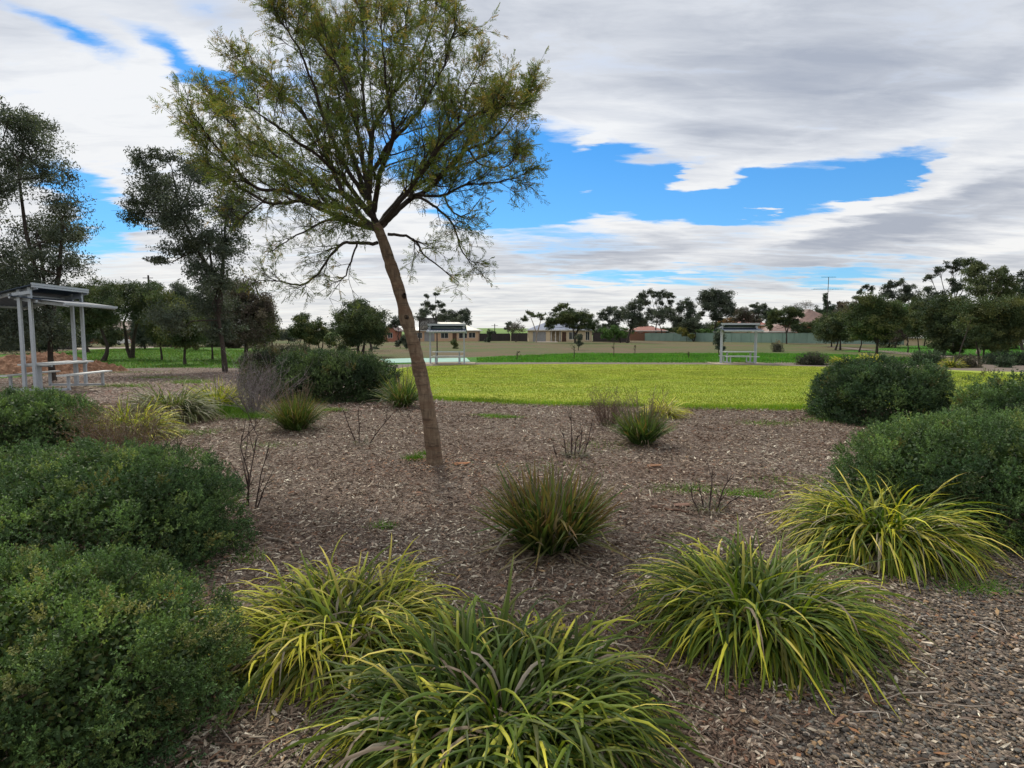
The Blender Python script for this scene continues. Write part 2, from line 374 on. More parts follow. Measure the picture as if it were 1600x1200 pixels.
# ------------------------------------------------------------------ scattered ground cover (nobody could count it)
def in_poly(x, y, poly):
    inside = np.zeros(len(x), bool); k = len(poly)
    for a in range(k):
        x1, y1 = poly[a][0], poly[a][1]; x2, y2 = poly[(a + 1) % k][0], poly[(a + 1) % k][1]
        c = ((y1 > y) != (y2 > y)) & (x < (x2 - x1) * (y - y1) / (y2 - y1 + 1e-12) + x1)
        inside ^= c
    return inside
def gravelside(x, y):
    """how far a point is into the gravel: >0 inside"""
    return np.minimum((x - 1.15) - np.clip(y - 2.2, 0, 9) * .95, 9) + .25 * np.sin(x * 3 + y * 2)
def chips():
    rng = np.random.default_rng(11); n = 280000
    D = 1.7 + 12 * rng.random(n * 2) ** 1.35; x = (rng.random(n * 2) * 2 - 1) * (D * .9 + .4)
    keep = in_poly(x, D, bed) & (rng.random(n * 2) > sstep(gravelside(x, D) / .5 + .4) * .86)
    x, y = x[keep][:n], D[keep][:n]; n = len(x)
    L = rng.gamma(2.6, .0062, n) + .006; L *= (1 + .04 * y); W = (L * rng.uniform(.1, .38, n)).clip(.002, .014) * (1 + .03 * y); T = W * rng.uniform(.1, .35, n)
    a = rng.random(n) * np.pi * 2; tilt = rng.normal(size=n) * .22; roll = rng.normal(size=n) * .35
    u = np.stack([np.cos(a) * np.cos(tilt), np.sin(a) * np.cos(tilt), np.sin(tilt)], 1)
    s = unit(np.cross(u, np.stack([np.sin(roll) * np.sin(a), -np.sin(roll) * np.cos(a), np.cos(roll)], 1))); w = np.cross(s, u)
    c = np.stack([x, y, H(0, y) + .03 + rng.random(n) * .018 + abs(np.sin(tilt)) * L * .35], 1)
    hu, hs_, hw = u * L[:, None] / 2, s * W[:, None] / 2, w * T[:, None] / 2
    k1 = rng.uniform(.3, 1, (n, 1)); k2 = rng.uniform(.3, 1, (n, 1)); bend = w * (L * rng.normal(size=n) * .07)[:, None]
    V = np.stack([c - hu - hs_ * k1 - hw, c - hu + hs_ * k1 - hw, c + hu + hs_ * k2 - hw, c + hu - hs_ * k2 - hw,
                  c - hs_ + hw + bend - hu * .0, c + hs_ + hw + bend,
                  c - hu - hs_ * k1 * .8 + hw, c - hu + hs_ * k1 * .8 + hw, c + hu + hs_ * k2 * .8 + hw, c + hu - hs_ * k2 * .8 + hw], 1)
    Fq = np.array([(6, 7, 5, 4), (4, 5, 8, 9), (0, 6, 4, 3), (3, 4, 9, 9), (1, 2, 5, 7), (2, 8, 5, 5), (0, 1, 7, 6), (2, 3, 9, 8)])
    Fq = np.array([(6, 4, 5, 7), (4, 9, 8, 5), (0, 3, 9, 6), (1, 7, 8, 2), (0, 6, 7, 1), (2, 8, 9, 3)])
    FF = (np.arange(n)[:, None, None] * 10 + Fq[None]).reshape(-1, 4)
    col = pick([(.085, .06, .05), (.14, .10, .08), (.20, .15, .12), (.20, .115, .08), (.28, .23, .19), (.38, .33, .28), (.52, .47, .40)], n, rng, .2, [.14, .24, .24, .08, .18, .09, .03])
    pn = np.sin(x * 1.1 + 2 * np.sin(y * .9)) * np.sin(y * 1.4 + 1.5 * np.sin(x * .8)) + .6 * np.sin(x * 3.1 + y * 1.3) * np.sin(y * 3.7 - x)
    col = col * np.clip(1 + .22 * pn[:, None] * [.8, 1.05, 1.15], .5, 1.5) * [1.18, 1.17, 1.08]
    return tag(build('mulch_chips', V.reshape(-1, 3), FF, M['chip'], col=np.repeat(col, 10, 0)), 'loose brown wood chip mulch spread over the garden bed', 'mulch', kind='stuff')
chips()
def litter():
    rng = np.random.default_rng(15); n = 1500; y = 2 + 10.5 * rng.random(n) ** 1.2; x = rng.uniform(-1, 1, n) * (y * .85); k = in_poly(x, y, bed); x, y = x[k], y[k]; n = len(x)
    P = np.stack([x, y, H(0, y) + .052], 1); D = rng.normal(size=(n, 3)) * [1, 1, .25]
    a = leafquads(P, D, rng.uniform(.025, .07, n), rng.uniform(.008, .024, n), pick([(.24, .12, .06), (.16, .09, .055), (.36, .24, .13), (.42, .36, .27), (.3, .27, .22)], n, rng), rng, S=np.tile([0, 0, 1.0], (n, 1)) + rng.normal(size=(n, 3)) * .35)
    ls = []
    for _ in range(900):
        y0 = 2 + 10.5 * rng.random() ** 1.1; x0 = rng.uniform(-1, 1) * y0 * .85; t = rng.random() * 6.28; l = rng.gamma(3, .035) + .04; p = np.array([x0, y0, float(H(0, y0)) + .05]); d = np.array([math.cos(t), math.sin(t), 0])
        if not in_poly(np.array([x0]), np.array([y0]), bed)[0]: continue
        ls.append(([p - d * l / 2, p + [rng.normal() * l * .07, rng.normal() * l * .07, rng.random() * .012], p + d * l / 2], np.array([1, .85, .5]) * rng.uniform(.0015, .0045)))
    V, Fq = tubes(ls, 4); b = (V, Fq, np.repeat(pick([(.15, .10, .07), (.3, .25, .2), (.42, .36, .3), (.1, .07, .05)], len(ls), rng), 12, 0))
    V, Fq, C = cat_mesh([a, b]); tag(build('leaf_litter', V, Fq, M['chip'], col=C), 'scattered dead leaves and twigs lying over the wood chips', 'leaf litter', kind='stuff')
litter()
def far_chips():
    rng = np.random.default_rng(16); n = 60000; y = rng.uniform(12, 32, n); x = rng.uniform(-1, -.12, n) * y * .95; k = in_poly(x, y, bed); x, y = x[k], y[k]; n = len(x)
    P = np.stack([x, y, H(0, y) + .05], 1); L = rng.uniform(.04, .13, n)
    V, Fq, C = leafquads(P, rng.normal(size=(n, 3)) * [1, 1, .15], L, L * .3, pick([(.13, .09, .07), (.2, .14, .11), (.28, .22, .18), (.38, .32, .27), (.2, .1, .07)], n, rng, .2), rng, S=np.tile([0, 0, 1.0], (n, 1)) + rng.normal(size=(n, 3)) * .2)
    tag(build('mulch_chips', V, Fq, M['chip'], col=C), 'coarse wood chip mulch round the left picnic shelter', 'mulch', kind='stuff')
far_chips()
def stones():
    rng = np.random.default_rng(12); n = 90000
    D = 1.7 + 4.5 * rng.random(n) ** 1.2; x = rng.uniform(.5, 5.6, n)
    gs = gravelside(x, D); keep = (rng.random(n) < sstep(gs / .6 + .3) * 1.0) & (x < D * .92 + .5)
    x, y = x[keep], D[keep]; n = len(x)
    t = (1 + 5 ** .5) / 2
    ico = unit(np.array([(-1, t, 0), (1, t, 0), (-1, -t, 0), (1, -t, 0), (0, -1, t), (0, 1, t), (0, -1, -t), (0, 1, -t), (t, 0, -1), (t, 0, 1), (-t, 0, -1), (-t, 0, 1)], float))
    tri = np.array([(0, 11, 5), (0, 5, 1), (0, 1, 7), (0, 7, 10), (0, 10, 11), (1, 5, 9), (5, 11, 4), (11, 10, 2), (10, 7, 6), (7, 1, 8), (3, 9, 4), (3, 4, 2), (3, 2, 6), (3, 6, 8), (3, 8, 9), (4, 9, 5), (2, 4, 11), (6, 2, 10), (8, 6, 7), (9, 8, 1)])
    s = rng.gamma(5, .0012, n) + .0025; a = rng.random(n) * 6.28
    sc3 = np.stack([s * rng.uniform(.8, 1.7, n), s * rng.uniform(.6, 1.0, n), s * rng.uniform(.3, .6, n)], 1)
    V = ico[None] * sc3[:, None] * rng.uniform(.75, 1.15, (n, 12, 1))
    ca, sa = np.cos(a)[:, None], np.sin(a)[:, None]
    V = np.stack([V[..., 0] * ca - V[..., 1] * sa, V[..., 0] * sa + V[..., 1] * ca, V[..., 2]], -1)
    V += np.stack([x, y, .036 + rng.random(n) * .012], 1)[:, None]
    FF = (np.arange(n)[:, None, None] * 12 + tri[None]).reshape(-1, 3)
    col = pick([(.065, .056, .048), (.13, .10, .078), (.18, .14, .10), (.25, .16, .085), (.12, .115, .10), (.36, .3, .24)], n, rng, .18, [.22, .26, .2, .1, .17, .05])
    return tag(build('gravel_stones', V.reshape(-1, 3), FF, M['stone'], col=np.repeat(col, 12, 0)), 'small brown and grey gravel stones at the lower right of the bed', 'gravel', kind='stuff')
stones()
def tris_grass(P, h, w, col, rng, lean=.35):
    n = len(P); a = rng.random(n) * 6.28; s = np.stack([np.cos(a), np.sin(a), 0 * a], 1)
    d = np.stack([rng.normal(size=n) * lean, rng.normal(size=n) * lean, np.ones(n)], 1)
    V = np.stack([P - s * w[:, None] / 2, P + s * w[:, None] / 2, P + d * h[:, None]], 1).reshape(-1, 3)
    return V, np.arange(3 * n).reshape(n, 3), np.repeat(col, 3, 0)
def turf():
    rng = np.random.default_rng(13); n = 420000
    y = 11.5 + 27 * rng.random(n) ** 1.7; x = rng.uniform(-6, 22, n); k = in_poly(x, y, lawn) & (abs(x) < y * .9)
    x, y = x[k], y[k]; n = len(x)
    P = np.stack([x, y, H(0, y) + .033], 1)
    col = pick([(.19, .27, .035), (.26, .32, .045), (.33, .35, .055), (.14, .21, .02), (.38, .34, .12)], n, rng, .15, [.3, .35, .2, .1, .05])
    edge = rng.random(n) < .0
    V, Fq, C = tris_grass(P, rng.uniform(.015, .04, n), rng.uniform(.006, .012, n) * (1 + y * .05), col, rng, .5)
    tag(build('lawn_grass', V, Fq, M['grass'], col=C), 'short yellow green grass of the mown lawn', 'grass', kind='stuff')
    # rank edge of the lawn: darker, longer
    e = np.array([gpt(a, b)[:2] for a, b in ((598, 612), (660, 624.5), (800, 632), (1000, 638), (1200, 641), (1290, 640))])
    t = rng.random(16000) * (len(e) - 1); ii = t.astype(int); f = (t - ii)[:, None]
    p = e[ii] * (1 - f) + e[ii + 1] * f + rng.normal(size=(16000, 2)) * [.1, .13 * (1 + .8 * math.sin(1))] + [0, .06]
    P = np.column_stack([p, H(0, p[:, 1]) + .03]); n = len(P)
    V, Fq, C = tris_grass(P, rng.uniform(.03, .085, n), rng.uniform(.006, .012, n), pick([(.08, .2, .015), (.14, .26, .02), (.24, .3, .03)], n, rng), rng, .5)
    tag(build('edge_grass', V, Fq, M['grass'], col=C), 'longer green grass fringing the near edge of the lawn', 'grass', kind='stuff')
    # lush grass bands beyond
    parts = []
    for poly, m_ in ((g((745, 560), (800, 557), (900, 553), (1190, 552.5), (1300, 554), (1440, 561), (1440, 569), (1190, 568), (900, 567), (745, 566)), 60000),
                     (g((60, 556), (180, 545), (440, 548), (450, 577), (165, 576), (60, 582)), 60000), (g((1330, 549), (1440, 541), (1600, 539), (1620, 556), (1450, 555)), 20000)):
        q = np.array([p[:2] for p in poly]); lo, hi = q.min(0), q.max(0)
        r = rng.uniform(lo, hi, (m_, 2)); r = r[in_poly(r[:, 0], r[:, 1], poly)]; n = len(r)
        P = np.column_stack([r, H(0, r[:, 1]) + .01])
        clump = .5 + .5 * np.sin(r[:, 0] * 1.3) * np.sin(r[:, 1] * 1.1 + r[:, 0] * .4)
        parts.append(tris_grass(P, rng.uniform(.05, .14, n) * (.7 + clump), rng.uniform(.02, .05, n), pick([(.05, .12, .018), (.07, .17, .02), (.11, .19, .03), (.19, .2, .06)], n, rng, .2, [.3, .4, .2, .1]) * ([1, 1, 1] if poly[0][0] < -10 else [.95, 1.3, .9]), rng, .5))
    V, Fq, C = cat_mesh(parts)
    tag(build('verge_grass', V, Fq, M['grass'], col=C), 'lush deep green grass beyond the lawn and beside the shelter', 'grass', kind='stuff')
    # low weeds in the mulch
    parts = []
    for px, py, sx, sy, m_, hh in ((345, 648, .5, .35, 3500, .16), (395, 655, .5, .3, 1500, .09), (785, 655, .35, .12, 900, .03), (765, 652, .3, .1, 500, .03), (520, 645, .25, .12, 700, .06), (648, 722, .12, .08, 500, .05), (665, 715, .12, .08, 300, .05),
                                  (1075, 770, .4, .2, 500, .03), (1170, 778, .3, .12, 500, .035), (1200, 665, .6, .3, 500, .03), (600, 830, .1, .05, 150, .03), (635, 895, .1, .04, 160, .03), (940, 700, .5, .4, 250, .03), (1290, 660, .6, .3, 500, .04), (1250, 760, .5, .4, 300, .03), (390, 880, .1, .1, 100, .04), (1530, 930, .25, .1, 500, .03), (850, 735, .8, .5, 300, .025), (250, 592, 1.2, .6, 900, .08), (190, 606, 1.0, .3, 900, .10), (300, 600, .8, .5, 900, .14), (200, 583, 2.0, 1.0, 900, .06), (300, 680, .5, .3, 400, .05), (420, 700, .4, .3, 200, .03)):
        c = gpt(px, py); P = c + rng.normal(size=(m_, 3)) * [sx / 2, sy / 2, 0]; P[:, 2] = H(0, P[:, 1]) + .025
        parts.append(tris_grass(P, rng.uniform(.3, 1, m_) * (hh * 1.3 + .03), rng.uniform(.004, .009, m_), pick([(.07, .18, .02), (.12, .26, .03), (.17, .26, .05)], m_, rng), rng, .7))
    V, Fq, C = cat_mesh(parts)
    tag(build('weeds', V, Fq, M['grass'], col=C), 'small green weeds coming up through the mulch', 'weeds', kind='stuff')
turf()

# ------------------------------------------------------------------ plants
def blades(rng, c, n, L, W, tilt, bend, col, tipcol, spread=.08, seg=7, dead=.12, deadcol=((.22, .17, .12), (.3, .26, .2)), up=0, jit=1.0, tippart=.35, tw=.5):
    """strap leaves arching out of a clump centred on c. tilt=(min,max) from vertical at base, bend=(min,max) extra radians over the length"""
    az = rng.random(n) * 2 * np.pi; q = rng.random(n)
    th = tilt[0] + (tilt[1] - tilt[0]) * q ** .8 + rng.normal(size=n) * .06
    bd = rng.uniform(bend[0], bend[1], n) * (0.9 + .2 * q)
    isdead = rng.random(n) < dead
    bd = np.where(isdead, bd * 1.3 + .35, bd)
    Ln = rng.uniform(L[0], L[1], n); Wn = rng.uniform(W[0], W[1], n)
    r0 = spread * np.sqrt(rng.random(n)); phi = az + rng.normal(size=n) * .5
    phi = az + rng.normal(size=n) * .8
    P = np.stack([c[0] + r0 * np.cos(phi), c[1] + r0 * np.sin(phi), np.full(n, c[2] + .02)], 1)
    side = rng.normal(size=n) * .45 * jit; twist = rng.normal(size=n) * tw
    V = []; t = np.linspace(0, 1, seg + 1); pos = P.copy(); kink = rng.random(n) * .6 + .3; hask = rng.random(n) < .12
    for k, tt in enumerate(t):
        ang = th + bd * tt ** 1.35 + np.where(hask & (tt > kink), .9, 0)
        ang = np.minimum(ang, 2.95)
        a2 = az + side * tt
        d = np.stack([np.sin(ang) * np.cos(a2), np.sin(ang) * np.sin(a2), np.cos(ang)], 1)
        if k: pos = pos + d * (Ln / seg)[:, None]
        pos[:, 2] = np.maximum(pos[:, 2], H(0, pos[:, 1]) + .035 + .01 * (n % 7) / 7)
        s = np.stack([-np.sin(a2), np.cos(a2), 0 * a2], 1); nn = np.cross(s, d); tws = (twist * tt)[:, None]
        s2 = s * np.cos(tws) + nn * np.sin(tws)
        w = Wn * min(1, .55 + 1.6 * tt) * (1 - max(0, (tt - .45) / .55) ** 1.8 * .96)
        fold = np.cross(d, s2) * (w * .22)[:, None]
        V.append(np.stack([pos - s2 * w[:, None] / 2, pos + fold, pos + s2 * w[:, None] / 2], 1))
    V = np.stack(V, 1)  # n, seg+1, 3, 3
    base = pick(col, n, rng, .18); tip = pick(tipcol, n, rng, .18); dc = pick(deadcol, n, rng, .2)
    istip = rng.random(n) < tippart
    C = np.repeat(base[:, None], seg + 1, 1)
    k = np.clip(t * 1.25 - .1, 0, 1)[None, :, None] ** 1.3 * np.where(istip, 1.0, .12)[:, None, None]
    C = C * (1 - k) + tip[:, None] * k; C[isdead] = dc[isdead][:, None]
    brown = (rng.random(n) < .25); C[brown, -1] = (.2, .13, .06)
    C = np.repeat(C[:, :, None], 3, 2).reshape(-1, 3)
    r = np.arange(seg)[:, None] * 3; j = np.arange(2)[None]
    q4 = np.stack([r + j, r + j + 1, r + j + 4, r + j + 3], -1).reshape(-1, 4)
    FF = (np.arange(n)[:, None, None] * (seg + 1) * 3 + q4[None]).reshape(-1, 4)
    return V.reshape(-1, 3), FF, C
YEL = [(.70, .64, .06), (.60, .60, .07), (.72, .60, .13)]; GRN = [(.034, .068, .009), (.048, .092, .010), (.08, .13, .014), (.026, .046, .008)]  # tip yellow brightened as sun highlight, base green darkened for core shade
YG = [(.13, .19, .018), (.20, .26, .02), (.31, .34, .03), (.065, .11, .012)]
def tussock(name, label, cat, c, n, L, W, tilt, bend, col, tip, seed, group=None, stalks=0, sh=1.3, **kw):
    rng = np.random.default_rng(seed); e = empty(name, c, label, cat, group)
    mesh = [blades(rng, c, n, L, W, tilt, bend, col, tip, **kw)]
    V, Fq, C = cat_mesh(mesh); build('leaves', V, Fq, M['blade'], e, col=C, smooth=True)
    # withered skirt of old leaves at the foot
    V, Fq, C = blades(rng, c, max(30, n // 7), (L[0] * .5, L[1] * .65), W, (.9, 1.5), (.5, 1.2), [(.2, .15, .1), (.3, .25, .18), (.12, .09, .06)], [(.25, .2, .14)], spread=kw.get('spread', .08) * 1.2, dead=0, seg=5)
    build('withered_leaves', V, Fq, M['blade'], e, col=C, smooth=True)
    if stalks:
        ls = []
        for _ in range(stalks):
            a = rng.random() * 6.28; t = rng.uniform(.05, .55); l = rng.uniform(.6, 1) * sh
            p0 = np.array(c) + [math.cos(a) * .05, math.sin(a) * .05, 0]; d = np.array([math.sin(t) * math.cos(a), math.sin(t) * math.sin(a), math.cos(t)])
            pts = [p0 + d * l * k / 4 + np.array([math.cos(a), math.sin(a), 0]) * .05 * (k / 4) ** 2 for k in range(5)]
            ls.append((pts, np.linspace(.004, .0018, 5)))
            for _k in range(5):
                tt = rng.uniform(.6, .98); q = p0 + d * l * tt + rng.normal(size=3) * .004
                ls.append(([q, q + (d + rng.normal(size=3) * .5) * .05], [.002, .003]))
        V, Fq = tubes(ls, 3); build('flower_stalks', V, Fq, M['twig'], e, col=pick([(.16, .11, .08), (.22, .17, .13)], len(V), rng, .1))
    return e
G1 = 'clumps of strap leaved tussock in the garden bed'
tussock('tussock', 'largest arching yellow green tussock, at the bottom centre of the bed', 'tussock', (-.06, 2.32, 0), 2300, (.28, .62), (.010, .019), (.04, 1.05), (1.4, 2.9), GRN, YEL + YG, 21, G1, spread=.42, dead=.08, tippart=.42)
tussock('tussock', 'yellowish arching tussock beside the near left shrub, behind the largest one', 'tussock', (-.88, 3.0, 0), 1700, (.28, .60), (.009, .017), (.05, 1.15), (1.3, 2.7), GRN + YG[:2], YEL, 22, G1, spread=.32, dead=.10, tippart=.6)
tussock('tussock', 'arching tussock of long narrow leaves at the edge of the gravel', 'tussock', (1.30, 3.12, 0), 1700, (.36, .72), (.010, .019), (.02, .98), (1.3, 2.8), GRN + YG[:1], YEL + YG, 23, G1, spread=.27, dead=.09, tippart=.55)
tussock('tussock', 'rounded tussock with pale withered leaf ends in front of the big right shrub', 'tussock', (2.66, 4.30, 0), 1700, (.46, .80), (.010, .018), (.02, .85), (1.3, 3.0), GRN, YEL + YG[:2], 24, G1, spread=.24, dead=.16, deadcol=((.34, .29, .2), (.26, .2, .14), (.42, .38, .28)), tippart=.6)
DK = [(.055, .11, .035), (.08, .145, .04), (.12, .18, .045)]; RED = [(.2, .11, .045), (.17, .15, .045), (.26, .19, .065)]
tussock('flax_clump', 'upright dark green clump with reddish leaf tips in the middle of the bed', 'tussock', (.27, 4.33, 0), 560, (.4, .68), (.014, .026), (.03, .85), (.05, .5), DK, RED, 25, G1, spread=.19, dead=.08, tippart=.7, stalks=24, sh=.72, jit=.5)
tussock('flax_clump', 'upright green clump in front of the brown seed stalks near the lawn', 'tussock', (1.83, 8.5, 0), 420, (.4, .62), (.012, .02), (.05, .95), (.05, .5), DK, RED + DK, 26, G1, spread=.14, dead=.08, stalks=46, sh=.9, jit=.5)
tussock('flax_clump', 'fine leaved green clump in front of the grey twiggy bush', 'tussock', (-3.5, 9.75, 0), 800, (.45, .7), (.007, .012), (.05, .95), (.05, .5), DK + [(.07, .13, .03)], RED, 27, G1, spread=.16, dead=.06, stalks=36, sh=.95, jit=.4)
tussock('flax_clump', 'spiky dark clump just left of the leaning trunk', 'tussock', (-2.32, 12.8, 0), 360, (.5, .85), (.012, .02), (.05, 1.0), (.05, .6), DK, RED + DK, 28, G1, spread=.15, dead=.12, stalks=16, sh=.95, jit=.6)
tussock('tussock', 'small bright yellow tussock near the lawn edge', 'tussock', (2.85, 11.3, 0), 420, (.35, .55), (.012, .02), (.1, 1.3), (.7, 1.8), [(.34, .38, .06), (.42, .42, .08)], YEL, 29, G1, spread=.12, dead=.2, deadcol=((.4, .34, .2), (.5, .44, .26)))
tussock('tussock', 'dark mound of arching leaves with pale tips near the left shelter', 'tussock', (-6.12, 10.9, 0), 1100, (.6, .98), (.014, .024), (.03, .95), (1.0, 2.3), [(.05, .08, .03), (.08, .12, .03)], [(.3, .3, .16), (.2, .22, .08)], 30, G1, spread=.24, dead=.2, tippart=.6)
tussock('tussock', 'small yellow green tussock behind the dark mound on the left', 'tussock', (-5.95, 12.2, 0), 500, (.5, .85), (.012, .02), (.1, 1.1), (.4, 1.4), YG, YEL, 31, G1, spread=.2, dead=.12)
tussock('tussock', 'yellow green tussock rising behind the dry brown bush', 'tussock', (-5.68, 9.0, 0), 700, (.5, .85), (.014, .025), (.1, 1.2), (.8, 1.9), YG, YEL, 32, G1, spread=.22, dead=.14)

def shrub(label, c, rx, ry, h, leaf, tuft, seed, cols, w=None, name='shrub', dens=1.0, group='rounded evergreen shrubs in the bed', mat='shrub', spr=14, nl=12):
    rng = np.random.default_rng(seed); c = np.array([c[0], c[1], float(H(0, c[1]))]); e = empty(name, c, label, 'shrub', group)
    nb = 14; bd = unit(rng.normal(size=(nb, 3)) * [1, 1, .6] + [0, 0, .25]); ba = rng.uniform(-.10, .13, nb)
    def rad(d):
        k = d @ bd.T; return 1 + (np.exp((k - 1) * 9) * ba).sum(1)
    def surf(d, s=1.0):
        dd = d.copy(); hz = np.sqrt(dd[:, 0] ** 2 + dd[:, 1] ** 2) + 1e-9
        zz = np.abs(dd[:, 2]) ** .8 * np.sign(dd[:, 2]); hh = hz ** .75
        P = np.stack([dd[:, 0] / hz * hh * rx, dd[:, 1] / hz * hh * ry, zz * h * .75], 1) * (rad(d) * s)[:, None]
        P[:, 2] += h * .25; P[:, 2] = np.maximum(P[:, 2], .03)
        return P + c
    area = 2.2 * np.pi * ((rx + ry) / 2) * h + np.pi * rx * ry * .7
    nt_ = int(area / (tuft * tuft * 1.15) * dens)
    d = unit(rng.normal(size=(nt_ * 2, 3))); d = d[d[:, 2] > -.3][:nt_]; nt_ = len(d)
    Pc = surf(d, rng.uniform(.87, 1.03, nt_) + (rng.random(nt_) < .05) * rng.uniform(.03, .10, nt_)); Nn = unit(d * [1 / rx, 1 / ry, 1.1 / h])
    # sprigs per tuft
    m = nt_ * spr
    off = unit(rng.normal(size=(m, 3))); N = np.repeat(Nn, spr, 0); off = unit(off + N * .9)
    P = np.repeat(Pc, spr, 0) + off * (tuft * rng.uniform(.15, .8, m))[:, None]
    ax = unit(off * .8 + N * .5 + [0, 0, .45]); sl = leaf * rng.uniform(2.0, 3.6, m)
    tc = np.repeat(pick(cols, nt_, rng, .12, w), spr, 0) * rng.uniform(.85, 1.2, (m, 1))
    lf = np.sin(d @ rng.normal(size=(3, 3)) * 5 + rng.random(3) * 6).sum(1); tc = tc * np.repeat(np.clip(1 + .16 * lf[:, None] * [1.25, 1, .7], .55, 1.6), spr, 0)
    dry = np.repeat(rng.random(nt_) < .015, spr); tc[dry] = tc[dry] * [1.9, 1.05, .9]
    # leaves per sprig
    k = m * nl; tt = rng.random(k); A = np.repeat(ax, nl, 0)
    Lp = np.repeat(P, nl, 0) + A * (np.repeat(sl, nl) * tt)[:, None]
    ld = unit(unit(rng.normal(size=(k, 3))) + A * (.35 + .9 * tt)[:, None])
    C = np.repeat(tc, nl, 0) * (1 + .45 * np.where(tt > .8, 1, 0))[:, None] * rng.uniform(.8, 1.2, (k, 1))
    Lp[:, 2] = np.maximum(Lp[:, 2], c[2] + .03)
    parts = [leafquads(Lp, ld, leaf * rng.uniform(.7, 1.25, k), leaf * .42 * rng.uniform(.8, 1.2, k), C, rng)]
    # inner leaves close the interior
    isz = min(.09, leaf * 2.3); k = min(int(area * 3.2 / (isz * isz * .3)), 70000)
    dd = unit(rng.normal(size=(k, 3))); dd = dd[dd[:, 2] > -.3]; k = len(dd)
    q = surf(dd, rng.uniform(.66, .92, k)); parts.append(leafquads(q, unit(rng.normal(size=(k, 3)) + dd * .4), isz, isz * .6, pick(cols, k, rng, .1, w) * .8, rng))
    V, Fq, C = cat_mesh(parts); build('foliage', V, Fq, M[mat], e, col=C)
    ls = []
    for _ in range(26):
        dd = unit(rng.normal(size=(1, 3)) * [1, 1, .5] + [0, 0, .5]); tgt = surf(np.abs(dd) * np.sign(dd + 1e-6) * [1, 1, 1] , np.array([.96]))[0]
        p0 = c + np.append(rng.normal(size=2) * .05, .01); mid = (p0 + tgt) / 2 + rng.normal(size=3) * .05
        ls.append(([p0, mid, tgt], [.012, .008, .003]))
    V, Fq = tubes(ls, 5); build('stems', V, Fq, M['twig'], e, col=pick([(.12, .09, .07)], len(V), rng, .1))
    return e
SG = [(.055, .10, .038), (.075, .132, .046), (.10, .16, .05), (.145, .19, .058)]; SW = [.4, .35, .17, .08]
SO = [(.055, .10, .034), (.08, .14, .042), (.13, .185, .05), (.15, .16, .06)]
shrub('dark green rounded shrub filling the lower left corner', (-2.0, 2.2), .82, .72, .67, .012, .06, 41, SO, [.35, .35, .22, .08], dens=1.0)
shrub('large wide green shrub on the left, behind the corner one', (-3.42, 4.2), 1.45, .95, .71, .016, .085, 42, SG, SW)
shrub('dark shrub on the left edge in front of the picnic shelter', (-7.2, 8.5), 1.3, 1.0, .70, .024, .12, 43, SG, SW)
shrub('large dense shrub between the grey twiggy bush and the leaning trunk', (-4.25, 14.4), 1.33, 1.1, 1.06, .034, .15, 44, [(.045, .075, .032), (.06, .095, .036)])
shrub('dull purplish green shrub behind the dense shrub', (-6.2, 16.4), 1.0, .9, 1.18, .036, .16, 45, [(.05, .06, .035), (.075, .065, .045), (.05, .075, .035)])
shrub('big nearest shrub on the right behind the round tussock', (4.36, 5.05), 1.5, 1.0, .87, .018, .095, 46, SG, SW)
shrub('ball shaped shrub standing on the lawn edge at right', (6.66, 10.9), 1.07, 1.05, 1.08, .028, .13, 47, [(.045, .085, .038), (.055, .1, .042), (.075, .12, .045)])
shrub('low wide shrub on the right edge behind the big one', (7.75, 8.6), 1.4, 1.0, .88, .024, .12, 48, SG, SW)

def twiggy(name, label, c, n, h, r, seed, cols, rad=.006, sub=4, cat='shrub', group=None, leaves=0, leafcols=None, up=.9):
    rng = np.random.default_rng(seed); c = np.array([c[0], c[1], float(H(0, c[1])) + .01]); e = empty(name, c, label, cat, group)
    ls = []; cc = []; tips = []
    def seg(p, d, l, rr, depth):
        k = 5; pts = [p]
        for i in range(k):
            d = unit(d + rng.normal(size=3) * .16 + [0, 0, .04]); pts.append(pts[-1] + d * l / k)
        ls.append((pts, np.linspace(rr, rr * .45, k + 1))); cc.append(6 if 0 else k + 1)
        tips.append(pts[-1])
        if depth > 0:
            for _ in range(sub):
                i = rng.integers(1, k + 1); seg(pts[i], unit(d + rng.normal(size=3) * .55), l * rng.uniform(.35, .6), rr * .55, depth - 1)
    for _ in range(n):
        a = rng.random() * 6.28; q = math.sqrt(rng.random())
        d = unit(np.array([math.cos(a) * q * r / h, math.sin(a) * q * r / h, up]))
        seg(c + np.array([math.cos(a), math.sin(a), 0]) * q * r * .25, d, h * rng.uniform(.5, .85), rad * rng.uniform(.6, 1.1), 2 if sub > 2 else 1)
    V, Fq = tubes(ls, 4); nl_ = np.repeat(np.arange(len(ls)), [len(l[0]) * 4 for l in ls])
    build('stems', V, Fq, M['twig'], e, col=pick(cols, len(ls), rng, .2)[nl_])
    if leaves:
        tp = np.array(tips); i = rng.integers(0, len(tp), leaves); P = tp[i] + rng.normal(size=(leaves, 3)) * .05
        V, Fq, C = leafquads(P, rng.normal(size=(leaves, 3)), .025, .009, pick(leafcols, leaves, rng, .2), rng)
        build('leaves', V, Fq, M['leaf'], e, col=C)
    return e
twiggy('dry_bush', 'grey leafless twiggy bush left of the dense shrub', (-4.95, 11.7), 60, 1.1, .62, 51, [(.22, .19, .2), (.16, .13, .13), (.28, .25, .25)], .007, 4, leaves=2500, leafcols=[(.08, .07, .05), (.07, .09, .04)])
twiggy('dry_bush', 'brown dried out bush in front of the yellow tussock on the left', (-5.1, 7.9), 70, .72, .75, 52, [(.2, .13, .09), (.13, .09, .07), (.28, .22, .17)], .005, 4, leaves=5000, leafcols=[(.13, .08, .055), (.16, .11, .07), (.09, .1, .045)])
